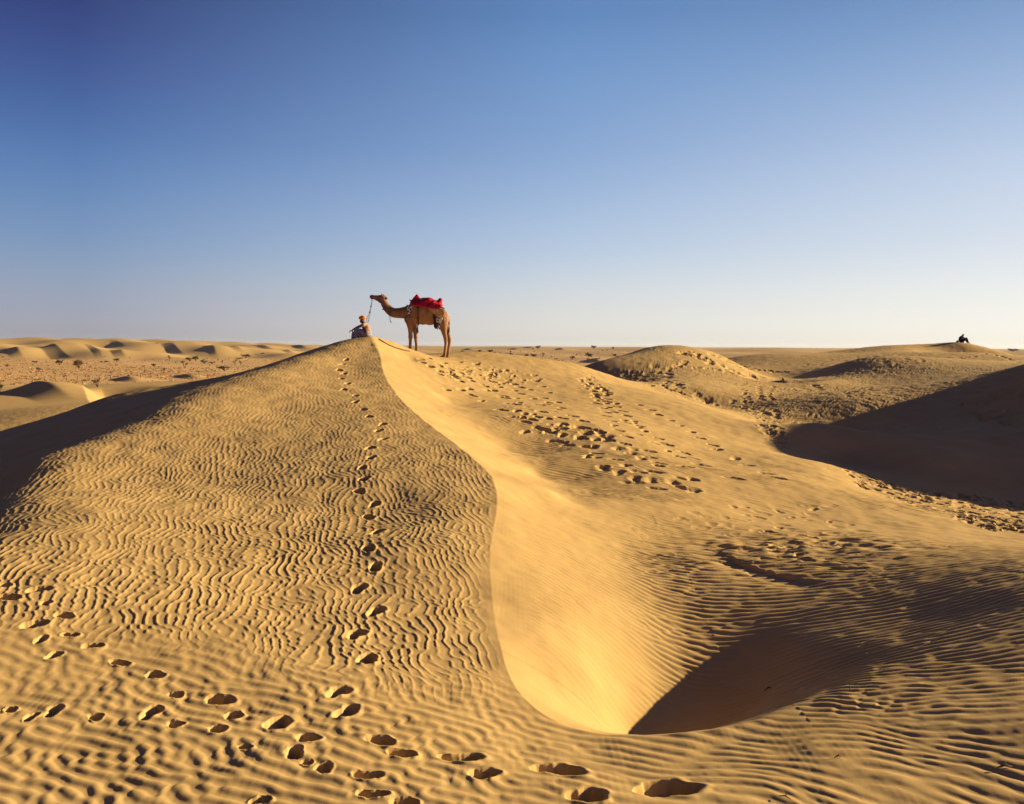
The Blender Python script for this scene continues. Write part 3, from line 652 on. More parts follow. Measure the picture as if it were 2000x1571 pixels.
def spots(c1, c2, scale, thr, stretch=(1, 1, 1)):
    def f(t, b):
        n, l = t.nodes, t.links; tc = n.new('ShaderNodeTexCoord'); mp = n.new('ShaderNodeMapping'); mp.inputs['Scale'].default_value = stretch
        vo = n.new('ShaderNodeTexVoronoi'); vo.inputs['Scale'].default_value = scale
        l.new(tc.outputs['Object'], mp.inputs[0]); l.new(mp.outputs[0], vo.inputs['Vector']); r = n.new('ShaderNodeValToRGB'); r.color_ramp.interpolation = 'CONSTANT'
        r.color_ramp.elements[0].position = 0; r.color_ramp.elements[1].position = thr
        r.color_ramp.elements[0].color = (*c1, 1); r.color_ramp.elements[1].color = (*c2, 1); l.new(vo.outputs['Distance'], r.inputs[0]); l.new(r.outputs[0], b.inputs['Base Color'])
    return f
CAMEL = mat('camel_hair', (.28, .16, .09), .85, .1, noise_col((.225, .122, .064), (.33, .185, .098), 3))
DARKH = mat('dark_hair', (.07, .04, .03), .9)
RED = mat('red_cloth', (.55, .02, .03), .8, .1, spots((.03, .008, .02), (.46, .014, .03), 6.5, .27, (1, 1, 1)))
YEL = mat('yellow_blanket', (.55, .36, .12), .9, .05, noise_col((.60, .40, .13), (.35, .2, .08), 9))
BW = mat('woven_trim', (.5, .5, .5), .8, .1, spots((.02, .02, .03), (.55, .51, .48), 12, .40, (1, 1, .7)))
DARKC = mat('dark_cloth', (.035, .022, .022), .9, .05, noise_col((.03, .02, .02), (.06, .035, .03), 14))
STRAP = mat('strap', (.05, .03, .03), .8, .1, spots((.02, .02, .02), (.16, .07, .05), 26, .3))
ROPE = mat('rope', (.10, .075, .06), .9)
SKIN = mat('skin', (.13, .065, .04), .6, .3)
ORANGE = mat('turban_cloth', (.75, .16, .02), .85, .05, noise_col((.80, .12, .015), (.85, .30, .03), 12))
CREAM = mat('cream_cotton', (.62, .45, .33), .9, .05, noise_col((.30, .18, .12), (.44, .30, .20), 14))
WHITE = mat('white_cotton', (.5, .46, .52), .9, .05, noise_col((.18, .17, .24), (.30, .28, .34), 12))
BROWNC = mat('brown_shawl', (.16, .07, .05), .9, .05)
BLACKC = mat('black_cotton', (.022, .016, .02), .9, .05)
HORN = mat('wood', (.05, .03, .02), .7)

# ------------------------------------------------------------------ camel
CD = 36.0; pxm = F / CD
cpos = P(838, 693, CD)
def c2(X_, Y_, y=0.0): return Vector(((X_ - 1431) / (11.635 * pxm), y, (1489 - Y_) / (11.635 * pxm)))
def ground_local(X_, y):
    p = c2(X_, 0, y); return height_at(cpos[0] + p.x, cpos[1] + p.y) - cpos[2]
cam_e = empty('camel', cpos, 'brown camel standing side-on on the dune, head raised, red saddle on its back', 'camel')
B = Blob()
def E(X_, Y_, rx_, ry_, rz_, ang=0, y=0): B.ell(c2(X_, Y_, y), (rx_, ry_, rz_), Matrix.Rotation(R(ang), 4, 'Y').to_quaternion() if ang else None, 20, 14)
E(1000, 570, .26, .25, .36, -12); E(1120, 550, .36, .32, .465); E(1290, 545, .44, .35, .485); E(1450, 570, .42, .35, .455)
E(1600, 600, .36, .31, .40, 10); E(1735, 655, .22, .25, .30, 25); E(1330, 350, .34, .17, .27)
E(960, 700, .14, .17, .17)
B.limb([c2(960, 540), c2(860, 545), c2(760, 553), c2(650, 552), c2(570, 520), c2(500, 455), c2(445, 385), c2(405, 310), c2(385, 250)],
       [.28, .235, .21, .195, .185, .172, .152, .138, .13], n=16)
B.limb([c2(395, 225), c2(340, 222), c2(275, 208), c2(200, 200), c2(150, 200)], [.135, .13, .10, .085, .085], n=16)
E(330, 185, .075, .085, .05); E(128, 196, .045, .055, .062); E(140, 225, .045, .045, .035); E(250, 262, .10, .05, .035, 18); E(330, 290, .09, .055, .07); E(440, 215, .07, .08, .09, 20)
for s_ in (-1, 1): B.limb([c2(375, 190, s_ * .075), c2(372, 145, s_ * .11), c2(376, 120, s_ * .115)], [.03, .032, .012])
for (leg, y_) in (([(985, 690, .17), (1010, 790, .125), (1018, 900, .088), (1022, 1020, .068), (1022, 1085, .078), (1018, 1150, .052), (1014, 1280, .045), (1008, 1370, .052)], -.17),
                  ([(1050, 700, .15), (1075, 800, .11), (1095, 900, .08), (1112, 1030, .062), (1118, 1090, .072), (1122, 1160, .05), (1135, 1290, .044), (1136, 1370, .05)], .17)):
    gx_ = leg[-1][0]; gz = ground_local(gx_, y_)
    pts = [c2(a, b, y_ * (1 if i else .8)) for i, (a, b, r) in enumerate(leg)]; pts.append(Vector((pts[-1].x - .015, y_, gz + .05)))
    B.limb(pts, [r * 1.12 + .010 for _, _, r in leg] + [.075]); B.ell(Vector((pts[-1].x - .05, y_, gz + .03)), (.13, .085, .05))
for (leg, y_) in (([(1735, 690, .25), (1750, 780, .19), (1762, 880, .135), (1778, 980, .09), (1800, 1070, .07), (1812, 1130, .066), (1816, 1230, .048), (1806, 1360, .043), (1792, 1480, .05)], -.16),
                  ([(1760, 690, .22), (1790, 780, .17), (1815, 880, .12), (1842, 980, .08), (1868, 1070, .066), (1886, 1150, .066), (1884, 1230, .05), (1868, 1360, .043), (1852, 1480, .05)], .16)):
    gx_ = leg[-1][0]; gz = ground_local(gx_, y_)
    pts = [c2(a, b, y_ * (1 if i else .8)) for i, (a, b, r) in enumerate(leg)]; pts.append(Vector((pts[-1].x - .02, y_, gz + .05)))
    B.limb(pts, [r * 1.1 + .010 for _, _, r in leg] + [.07]); B.ell(Vector((pts[-1].x - .045, y_, gz + .03)), (.12, .08, .05))
B.build('body', CAMEL, cam_e, .018, 3)
tube('tail', [c2(1835, 640), c2(1872, 700), c2(1888, 790), c2(1886, 880), c2(1878, 960), c2(1866, 1020)], [.045, .034, .026, .028, .04, .008], DARKH, cam_e)
for s_ in (-1, 1):
    b = Blob(); b.ell(c2(318, 212, s_ * .082), (.018, .014, .016)); b.build('eye', DARKH, cam_e, .006, 1)
b = Blob(); b.ell(c2(125, 190, 0), (.062, .075, .075)); b.ell(c2(140, 228, 0), (.05, .055, .04)); b.ell(c2(150, 170, 0), (.07, .06, .045)); b.build('muzzle', DARKH, cam_e, .012, 2)
b = Blob(); b.ell(c2(445, 225, 0), (.085, .10, .07)); b.ell(c2(390, 165, 0), (.07, .085, .05)); b.ell(c2(330, 168, 0), (.07, .06, .04)); b.build('mane', DARKH, cam_e, .012, 2)
# neck cord, tied below the head, with a loose end that hangs in front of the neck
def ring(ca, cb, ry, n=20, fat=1.06):
    ce = (ca + cb) / 2; h = (ca - cb) / 2 * fat
    return [ce + h * math.cos(t) + Vector((0, ry * math.sin(t), 0)) for t in [2 * math.pi * k / n for k in range(n + 1)]]
ne = empty('neck_cord', cpos, 'thin dark cord tied round the camel\'s neck with its loose end hanging below', 'cord')
tube('loop', ring(c2(535, 385), c2(385, 480), .175), .014, ROPE, ne)
tube('loose_end', [c2(520, 395, -.10), c2(575, 450, -.19), c2(570, 560, -.20), c2(556, 660, -.13), c2(558, 720, -.12), c2(575, 765, -.12), c2(595, 762, -.12)], .015, ROPE, ne)
# ------------------------------------------------------------------ saddle
sa = empty('camel_saddle', cpos, 'red spotted saddle with peaks at both ends, yellow blanket and hanging trims on the camel', 'saddle')
B = Blob()
B.limb([c2(1090, 330), c2(1130, 230), c2(1155, 140)], [.17, .11, .035]); B.limb([c2(1200, 330), c2(1190, 240), c2(1165, 150)], [.17, .10, .03])
B.ell(c2(1420, 290), (.24, .30, .17)); B.ell(c2(1330, 330), (.25, .32, .15)); B.ell(c2(1520, 320), (.20, .30, .13)); B.ell(c2(1150, 350), (.22, .30, .12))
B.limb([c2(1640, 340, 0), c2(1690, 255, 0)], [.15, .09]); B.ell(c2(1700, 250), (.05, .14, .05)); B.ell(c2(1650, 375), (.17, .30, .11))
B.build('seat_pad', RED, sa, .022, 3)
def drape(name, top, bot, m, side, rows=6, cols=16, bulge=.36, wave=.02, freq=9, thick=.016, yt=.30, parent=sa, yb=None):
    """a cloth hanging on one side: top and bottom edges in side view, following the barrel of the body"""
    g = []
    for i in range(rows):
        t = i / (rows - 1); row = []
        for j in range(cols):
            u = j / (cols - 1); a = c2(np.interp(u, *top[0]), np.interp(u, *top[1])); c = c2(np.interp(u, *bot[0]), np.interp(u, *bot[1]))
            p = a * (1 - t) + c * t; y = yt + (bulge - yt) * math.sin(t * 1.57) if yb is None else yt + (yb - yt) * t
            y += wave * math.sin(u * freq * 2 + t) * t; row.append((p.x + .01 * math.sin(u * 31) * t, side * y, p.z))
        g.append(row)
    return sheet(name, g, m, parent, thick)
for sd_ in (-1, 1):
    drape('red_cloth', ([0, .3, .6, .85, 1], [1030, 1200, 1430, 1620, 1720]), ([0, .3, .6, .85, 1], [1020, 1190, 1420, 1610, 1735]), RED, sd_) if False else None
    drape('red_cloth', (([0, .3, .6, .85, 1], [1030, 1190, 1420, 1620, 1725]), ([0, .3, .6, .85, 1], [310, 300, 300, 330, 360])), (([0, .15, .3, .6, .85, 1], [1020, 1090, 1190, 1420, 1590, 1725]), ([0, .15, .3, .6, .85, 1], [345, 395, 405, 440, 475, 440])), RED, sd_, rows=7, cols=28, yt=.24, bulge=.375, wave=.012)
    drape('blanket', (([0, .5, 1], [1430, 1600, 1780]), ([0, .5, 1], [440, 450, 460])), (([0, .2, .45, .6, .85, 1], [1440, 1510, 1590, 1640, 1740, 1800]), ([0, .2, .45, .6, .85, 1], [480, 520, 600, 665, 670, 590])), YEL, sd_, rows=8, cols=26, yt=.37, bulge=.40, wave=.016)
    drape('corner_panel', (([0, 1], [1605, 1765]), ([0, 1], [640, 670])), (([0, .5, 1], [1640, 1652, 1672]), ([0, .5, 1], [900, 912, 890])), BW, sd_, rows=7, cols=8, yt=.41, bulge=.40, wave=.008)
    drape('shoulder_trim', (([0, 1], [940, 1085]), ([0, 1], [370, 400])), (([0, .5, 1], [985, 1000, 1030]), ([0, .5, 1], [600, 612, 560])), BW, sd_, rows=7, cols=8, yt=.32, bulge=.37, wave=.008)
    drape('under_cloth', (([0, 1], [1540, 1640]), ([0, 1], [560, 600])), (([0, .5, 1], [1560, 1590, 1615]), ([0, .5, 1], [860, 912, 900])), DARKC, sd_, rows=8, cols=8, yt=.38, bulge=.36, wave=.008)
    tube('girth_strap', [c2(1205, 400, sd_ * .33), c2(1200, 520, sd_ * .365), c2(1196, 650, sd_ * .34), c2(1194, 760, sd_ * .21), c2(1193, 815, 0)], .026, STRAP, sa)
    tube('saddle_pole', [c2(1000, 262, sd_ * .16), c2(1120, 300, sd_ * .22), c2(1700, 425, sd_ * .22), c2(1775, 440, sd_ * .2)], .022, HORN, sa)
tube('hanging_tassel', [c2(1196, 650, -.35), c2(1196, 760, -.33), c2(1194, 860, -.30), c2(1190, 920, -.30), c2(1182, 985, -.30), c2(1190, 1010, -.30)], [.022, .022, .022, .03, .055, .02], STRAP, sa)
tube('hanging_tassel', [c2(1650, 880, -.36), c2(1652, 930, -.36)], [.018, .008], BW, sa)
# ------------------------------------------------------------------ seated camel driver on the apex
HD = 33.0; hpos = P(708, 653, HD); hm = F / HD
hz = height_at(hpos[0], hpos[1]); hpos = hpos - np.array([0, 0, .075])
def h2(X_, Y_, y=0.0):  # 24.17 units per pixel, origin x=708, row=652
    return Vector(((680 + X_ / 24.17 - 708) / hm, y, (652 - (600 + Y_ / 24.17)) / hm))
seat = hz - hpos[2]
pe = empty('person', hpos, 'person in an orange turban squatting on the dune peak, arm over a raised knee', 'person')
B = Blob()
B.limb([h2(905, 1120), h2(880, 1000), h2(830, 850), h2(775, 730)], [.13, .125, .135, .115], n=14)
B.ell(h2(775, 715), (.10, .19, .085)); B.limb([h2(745, 680), h2(705, 620)], [.055, .052]); B.ell(h2(675, 530), (.088, .075, .105))
B.ell(h2(600, 560), (.035, .05, .05)); B.ell(h2(572, 545), (.022, .016, .02)); B.ell(h2(600, 602), (.03, .035, .022)); B.ell(h2(577, 580), (.012, .022, .008))
for s_ in (-1, 1): B.ell(h2(690, 545, s_ * .078), (.018, .01, .028))
def hand(at, d, up, s, curl=.5):
    """palm, four fingers of different length and a thumb"""
    d = d.normalized(); side = d.cross(up).normalized(); up = side.cross(d).normalized()
    B.ell(at + d * .045, (.045, .04, .02))
    for i, (L_, o_) in enumerate(((.07, -.030), (.08, -.010), (.075, .011), (.058, .030))):
        a = at + d * .08 + side * o_; k = a + d * L_ * .5 - up * .01; B.limb([a, k, k + (d * (1 - curl) - up * curl) * L_ * .5], [.0105, .0095, .008], n=8)
    a = at + d * .03 + side * .038 * s; B.limb([a, a + side * s * .03 + d * .03, a + side * s * .035 + d * .06 - up * .01], [.013, .011, .009], n=8)
# left arm stretched over the knee
B.limb([h2(740, 730, -.17), h2(600, 800, -.20), h2(470, 850, -.20), h2(330, 920, -.17), h2(230, 975, -.15)], [.06, .052, .046, .036, .028])
hand(h2(215, 985, -.15), Vector((-1, 0, -.55)), Vector((-.3, 0, 1)), 1)
# right arm folded, elbow on the thigh
B.limb([h2(790, 740, .17), h2(860, 900, .22), h2(700, 960, .14), h2(560, 960, .06)], [.058, .048, .036, .028]); hand(h2(550, 960, .06), Vector((-1, -.3, 0)), Vector((0, 0, 1)), -1)
# legs: knees raised, feet flat
gl = lambda x_, y_: height_at(hpos[0] + x_, hpos[1] + y_) - hpos[2]
for y_, k in ((-.13, (420, 960)), (.13, (520, 990))):
    kn = h2(*k, y_ * 1.3); hp = h2(880, 1120, y_); ft = h2(k[0] - 70, 1300, y_ * 1.1); ft.z = gl(ft.x, ft.y) + .045
    B.limb([hp, (hp + kn) / 2 + Vector((0, 0, .01)), kn], [.095, .082, .066]); B.limb([kn, (kn + ft) / 2, ft], [.058, .05, .036]); B.limb([ft, ft + Vector((-.12, 0, -.02))], [.036, .024])
    for q in range(5): B.limb([ft + Vector((-.11, (q - 2) * .016, -.02)), ft + Vector((-.15 + abs(q - 1.5) * .006, (q - 2) * .018, -.028))], [.011, .008], n=6)
B.ell(h2(920, 1160), (.14, .17, .10))
B.build('body', SKIN, pe, .0125, 2)
B = Blob(); B.ell(h2(672, 400), (.125, .115, .075)); B.ell(h2(690, 360), (.11, .10, .06))
for k in range(7):
    a = k * .9; B.limb([h2(672, 420) + Vector((.105 * math.cos(a + t), .098 * math.sin(a + t), .012 * math.sin(3 * t + k) + .018 * (k % 3))) for t in np.linspace(0, 2.4, 7)], [.018, .026, .028, .03, .028, .026, .018], n=8)
B.build('turban', ORANGE, pe, .011, 2)
B = Blob(); B.limb([h2(925, 1150), h2(900, 1000), h2(845, 850), h2(785, 735)], [.155, .142, .15, .125], n=16); B.ell(h2(783, 715), (.105, .205, .085)); B.limb([h2(750, 735, -.175), h2(690, 765, -.195)], [.072, .064])
B.limb([h2(790, 740, .17), h2(862, 890, .225)], [.07, .06]); B.ell(h2(735, 672), (.068, .07, .03)); B.build('shirt', CREAM, pe, .014, 2)
B = Blob()
for y_, k in ((-.13, (420, 960)), (.13, (520, 990))):
    kn = h2(*k, y_ * 1.3); hp = h2(890, 1130, y_); ft = h2(k[0] - 60, 1270, y_ * 1.1)
    B.limb([hp, (hp + kn) / 2 + Vector((0, 0, -.01)), kn], [.12, .10, .082]); B.limb([kn, (kn * .4 + ft * .6), ft], [.078, .085, .075])
B.ell(h2(760, 1200), (.24, .20, .12)); B.ell(h2(900, 1215), (.17, .19, .10)); B.ell(h2(560, 1235), (.2, .18, .09)); B.limb([h2(255, 1000, -.2), h2(245, 1150, -.18), h2(225, 1290, -.17)], [.014, .03, .036])
B.build('dhoti', WHITE, pe, .014, 2)
B = Blob(); B.limb([h2(800, 900, -.19), h2(860, 980, -.20), h2(880, 1080, -.17)], [.05, .085, .07]); B.ell(h2(790, 1080, -.12), (.12, .10, .09)); B.build('shawl', BROWNC, pe, .014, 2)
# ------------------------------------------------------------------ reins and the rope lying on the sand
re_ = empty('rein', cpos, 'knotted double rein hanging from the camel\'s muzzle down behind the seated driver', 'rein')
m0 = c2(148, 245, -.02); fork = c2(122, 410, -.04)
def wpt(px, row, y): return Vector(tuple(P(px, row, y) - cpos))
e1, e2 = wpt(716.5, 623, 34.2), wpt(719.5, 627, 34.2); endp = wpt(713.5, 640, 33.3)
tube('cord', [m0, c2(140, 320, -.03), fork], [.013, .013, .016], ROPE, re_)
for s_, e in ((-1, e1), (1, e2)):
    L_ = [fork.lerp(e, t) + Vector((0, 0, -.05 * math.sin(math.pi * t))) for t in np.linspace(0, 1, 9)] + [e.lerp(endp, .5) + Vector((.02, 0, -.02)), endp]
    tube('cord', L_, .009, ROPE, re_)
    for t in (3, 6, 8):
        b = Blob(); b.ell(L_[t], (.022, .022, .028)); b.build('knot', ROPE, re_, .009, 1)
b = Blob(); b.ell(fork, (.028, .028, .05)); b.build('knot', ROPE, re_, .01, 1)
pts = []
for px, row in [(723, 650), (730, 655.5), (740, 662), (750, 668.5), (760, 674), (772, 679), (785, 683), (800, 686)]:
    q = hit(px, row + 1.2, 12); 
    if q is not None and q[1] < 40: pts.append(Vector((q[0], q[1], height_at(q[0], q[1]) + .018)))
if len(pts) > 2:
    ro = tube('rope', pts, .02, ROPE); tag(ro, 'thin dark rope lying on the slip face from the driver down to the camel\'s feet', 'rope')
# ------------------------------------------------------------------ man on the far dune
def ray_top(px, rmin, rmax):
    d = RC @ np.array([(px - 1000) / F, 0, -1.0]); t = math.atan2(d[0], d[1]); j = int(np.searchsorted(th, t)); m = (rr > rmin) & (rr < rmax)
    i = np.where(m)[0][np.argmax(Z[m, j] / rr[m])]; return X[i, j], Y[i, j], Z[i, j]
qx, qy, qz = ray_top(1874, 60, 100)
fe = empty('person', (qx, qy, qz), 'distant person in dark clothes sitting on the far right dune, knees up, facing right', 'person')
fm = F / qy
def f2(X_, Y_, y=0.0): return Vector(((1840 + X_ / 25 - 1874) / fm, y, (790 - Y_) / 25 / fm))
B = Blob()
B.limb([f2(790, 745), f2(750, 680), f2(755, 590), f2(800, 515)], [.13, .15, .16, .12], n=14); B.ell(f2(805, 510), (.10, .19, .08)); B.limb([f2(815, 500), f2(845, 460)], [.055, .05]); B.ell(f2(862, 428), (.085, .075, .10)); B.ell(f2(900, 440), (.02, .02, .02))
for y_ in (-.12, .12):
    gz = height_at(qx + f2(1110, 0).x, qy + y_) - qz
    ft = f2(1110, 800, y_); ft.z = gz + .05
    B.limb([f2(800, 745, y_), f2(900, 660, y_), f2(1000, 580, y_)], [.10, .085, .07]); B.limb([f2(1000, 580, y_), (f2(1000, 580, y_) + ft) / 2, ft], [.062, .055, .04]); B.limb([ft, ft + Vector((.15, 0, -.02))], [.04, .028])
    B.limb([f2(815, 525, y_ * 1.5), f2(900, 610, y_ * 2), f2(1010, 590, y_), f2(1060, 600, y_ * .5)], [.055, .045, .036, .028])
    for q in range(5): B.limb([f2(1060, 600, y_ * .5 + (q - 2) * .014), f2(1085 - abs(q - 2) * 5, 618, y_ * .5 + (q - 2) * .018)], [.010, .008], n=6)
B.build('body', mat('dark_skin', (.05, .028, .02), .7), fe, .014, 2)
B = Blob(); B.limb([f2(800, 760), f2(748, 680), f2(752, 590), f2(800, 515)], [.15, .17, .175, .135], n=14); B.ell(f2(803, 510), (.11, .205, .085))
for y_ in (-.12, .12): B.limb([f2(815, 525, y_ * 1.5), f2(900, 605, y_ * 2)], [.068, .056])
B.build('shirt', BLACKC, fe, .014, 2)
B = Blob()
for y_ in (-.12, .12): B.limb([f2(800, 750, y_), f2(900, 662, y_), f2(1003, 580, y_), f2(1085, 740, y_)], [.12, .10, .08, .062])
B.ell(f2(830, 770), (.16, .18, .07)); B.build('trousers', BLACKC, fe, .014, 2)
B = Blob(); B.ell(f2(868, 405), (.088, .08, .06)); B.build('hair', DARKH, fe, .012, 1)
be = empty('bag', (qx + f2(600, 0).x, qy, height_at(qx + f2(600, 0).x, qy)), 'small dark bag lying on the sand behind the distant seated person', 'bag')
B = Blob(); B.ell((0, 0, .07), (.12, .09, .085)); B.ell((.03, 0, .11), (.07, .06, .06)); B.build('sack', BLACKC, be, .012, 2)
tube('handle', [(-.05, 0, .13), (-.03, 0, .19), (.03, 0, .20), (.06, 0, .15)], .01, BLACKC, be)
# ------------------------------------------------------------------ shrubs of the plain
LEAFD = mat('leaf_dark', (.05, .055, .025), .8, .1, noise_col((.035, .04, .02), (.085, .08, .035), 1.2))
LEAFR = mat('leaf_dry', (.20, .10, .05), .85, .1, noise_col((.15, .075, .04), (.28, .15, .07), 1.2))
LEAFG = mat('leaf_grey', (.14, .12, .09), .85, .1, noise_col((.10, .085, .06), (.2, .16, .11), 1.2))
TWIG = mat('twig', (.10, .065, .045), .9)
srnd = random.Random(5)
def bush_mesh(style, m):
    """unit shrub (1 m wide, 1 m tall): branching stems carrying many small leaf sprays"""
    v, f, mi = [], [], []
    def stem(a, b, r0, r1):
        a, b = Vector(a), Vector(b); q = (b - a).to_track_quat('Z', 'Y').to_matrix(); n = len(v)
        for c, r in ((a, r0), (b, r1)):
            for j in range(4): t = j * 1.571; v.append(c + q @ Vector((r * math.cos(t), r * math.sin(t), 0)))
        for j in range(4): f.append((n + j, n + (j + 1) % 4, n + 4 + (j + 1) % 4, n + 4 + j)); mi.append(1)
    tips = []
    for k in range(9 if style != 'sparse' else 6):
        a = srnd.uniform(0, 6.28); l = srnd.uniform(.5, .95); sp_ = {'round': .42, 'flat': .5, 'tree': .40, 'sparse': .35}[style]
        base = Vector((0, 0, 0)) if style != 'tree' else Vector((0, 0, .32)); e = Vector((math.cos(a) * sp_ * l, math.sin(a) * sp_ * l, {'round': .75, 'flat': .6, 'tree': .78, 'sparse': .95}[style] * srnd.uniform(.55, 1)))
        mid = base.lerp(e, .5) + Vector((srnd.uniform(-.05, .05), srnd.uniform(-.05, .05), .05)); stem(base, mid, .022, .014); stem(mid, e, .014, .005)
        for _ in range(3):
            t = srnd.uniform(.3, 1); c = mid.lerp(e, t); g = c + Vector((srnd.uniform(-.16, .16), srnd.uniform(-.16, .16), srnd.uniform(0, .16))); stem(c, g, .007, .003); tips.append(g)
        tips += [e, mid.lerp(e, .6)]
    if style == 'tree': stem((0, 0, 0), (.02, .01, .34), .035, .025)
    for c in tips:
        cr = srnd.uniform(.09, .16) * (.7 if style == 'sparse' else 1)
        for _ in range(44 if style != 'sparse' else 22):
            d = Vector((srnd.gauss(0, 1), srnd.gauss(0, 1), srnd.gauss(0, .8))); d = d.normalized() * cr * srnd.uniform(.3, 1); p = c + d
            if p.z < .02: p.z = .02
            u = Vector((srnd.gauss(0, 1), srnd.gauss(0, 1), srnd.gauss(0, 1))).normalized(); w = u.orthogonal().normalized(); s = srnd.uniform(.022, .042); n = len(v)
            v += [p - u * s, p + w * s * .5, p + u * s, p - w * s * .5]; f.append((n, n + 1, n + 2, n + 3)); mi.append(0)
    me = bpy.data.meshes.new('shrub_' + style); me.from_pydata([tuple(a) for a in v], [], f); me.update(); me.materials.append(m); me.materials.append(TWIG); me.polygons.foreach_set('material_index', mi)
    return me
BM = {('round', 'd'): bush_mesh('round', LEAFD), ('round', 'r'): bush_mesh('round', LEAFR), ('flat', 'd'): bush_mesh('flat', LEAFD), ('flat', 'r'): bush_mesh('flat', LEAFR), ('tree', 'd'): bush_mesh('tree', LEAFD), ('tree', 'g'): bush_mesh('tree', LEAFG), ('sparse', 'g'): bush_mesh('sparse', LEAFG), ('sparse', 'r'): bush_mesh('sparse', LEAFR), ('round', 'g'): bush_mesh('round', LEAFG), ('flat', 'g'): bush_mesh('flat', LEAFG)}
def bush(px, row, w, h, style, colr, label, group, rmin=90, name='shrub'):
    q = hit(px, row, rmin)
    if q is None: return
    r = math.hypot(q[0], q[1]); s = r / F
    o = link(bpy.data.objects.new(name, BM[(style, colr)])); o.location = (q[0], q[1], height_at(q[0], q[1]) - .03)
    w, h = (w * 1.3, h * 1.25) if w > 5.6 else (w, h); o.scale = (w * s, w * s, h * s); o.rotation_euler = (0, 0, srnd.uniform(0, 6.28))
    tag(o, label, 'shrub' if name == 'shrub' else 'tree', group); return o
G1, G2 = 'shrubs on the plain at the left', 'shrubs on the plain behind the camel'
for a in [(116, 714, 10, 9, 'round', 'd', 'round dark green shrub on the left plain, just left of the large reddish one'),
          (155, 721, 18, 16, 'round', 'r', 'large reddish brown shrub on the left plain, the tallest left of the fence line'),
          (169, 714, 5, 6, 'sparse', 'r', 'thin brown shrub close to the right of the large reddish one'),
          (202, 709, 12, 4, 'flat', 'g', 'low flat grey shrub on the far side of the left plain'),
          (227, 708, 9, 7, 'round', 'd', 'compact dark shrub beside the low flat grey one on the left plain'),
          (226, 717, 5, 7, 'sparse', 'r', 'small brown shrub nearer than the compact dark one on the left plain'),
          (301, 717, 7, 6, 'round', 'g', 'small greyish shrub alone in the middle of the left plain'),
          (320, 728, 6, 7, 'sparse', 'r', 'small dry shrub at the near edge of the left plain, above the fence'),
          (331, 705, 6, 8, 'sparse', 'r', 'bare twiggy shrub at the foot of the far dunes'),
          (75, 727, 10, 7, 'sparse', 'g', 'grey twiggy shrub at the near edge of the plain, left of the reddish one'),
          (15, 716, 7, 4, 'flat', 'r', 'low brown shrub near the left edge of the picture'),
          (68, 709, 7, 4, 'flat', 'r', 'low brown shrub between the left edge and the round dark shrub'),
          (216, 729, 6, 3, 'flat', 'g', 'tiny low shrub at the near edge of the plain above the fence'),
          (191, 757, 18, 14, 'sparse', 'g', 'sparse twiggy bush standing on the small dune in front of the fence'),
          (72, 743, 10, 3, 'flat', 'g', 'low scrubby tuft along the fence line at the left'),
          (166, 745, 9, 4, 'flat', 'r', 'low dry tuft between two fence posts'),
          (370, 706, 12, 7, 'round', 'd', 'left one of a touching pair of dark shrubs'), (382, 706, 10, 9, 'round', 'd', 'right and taller one of a touching pair of dark shrubs'),
          (361, 720, 18, 12, 'sparse', 'r', 'wide brownish shrub below the pair of dark shrubs'), (399, 711, 11, 7, 'round', 'g', 'grey shrub right of the pair of dark shrubs'),
          (414, 711, 9, 5, 'flat', 'r', 'low brown shrub right of the grey one, on the left plain'), (434, 711, 5, 7, 'sparse', 'r', 'thin upright brown shrub in the middle of the left plain'),
          (418, 693, 5, 5, 'tree', 'd', 'small dark tree at the foot of the far dunes'), (467, 702, 9, 4, 'flat', 'd', 'low dark shrub touching the left of a bigger domed one'),
          (480, 700, 14, 7, 'round', 'd', 'domed dark shrub on the far side of the left plain near the main dune'), (512, 692, 7, 3, 'flat', 'd', 'small low shrub at the foot of the far dunes near the main dune'),
          (459, 714, 10, 9, 'sparse', 'r', 'reddish twiggy shrub under the domed dark one'), (470, 714, 6, 7, 'sparse', 'r', 'narrow reddish shrub touching the right of the twiggy one'),
          (439, 725, 20, 9, 'round', 'd', 'large dark shrub nearest the slope of the main dune'), (389, 727, 8, 3, 'flat', 'r', 'low brown tuft left of the large dark shrub'),
          (426, 706, 4, 6, 'sparse', 'g', 'slender twiggy shrub between the domed shrub and the pair'), (307, 672, 5, 3, 'flat', 'd', 'tiny shrub on the crest of the far dunes'), (325, 673, 4, 2, 'flat', 'd', 'tiny shrub on the far dune crest, right of another')]:
    bush(*a, G1, 60 if a[0] in (191,) else 170)
bush(0, 770, 9, 20, 'round', 'd', 'dark green bush cut off by the left edge of the picture', None, 50)
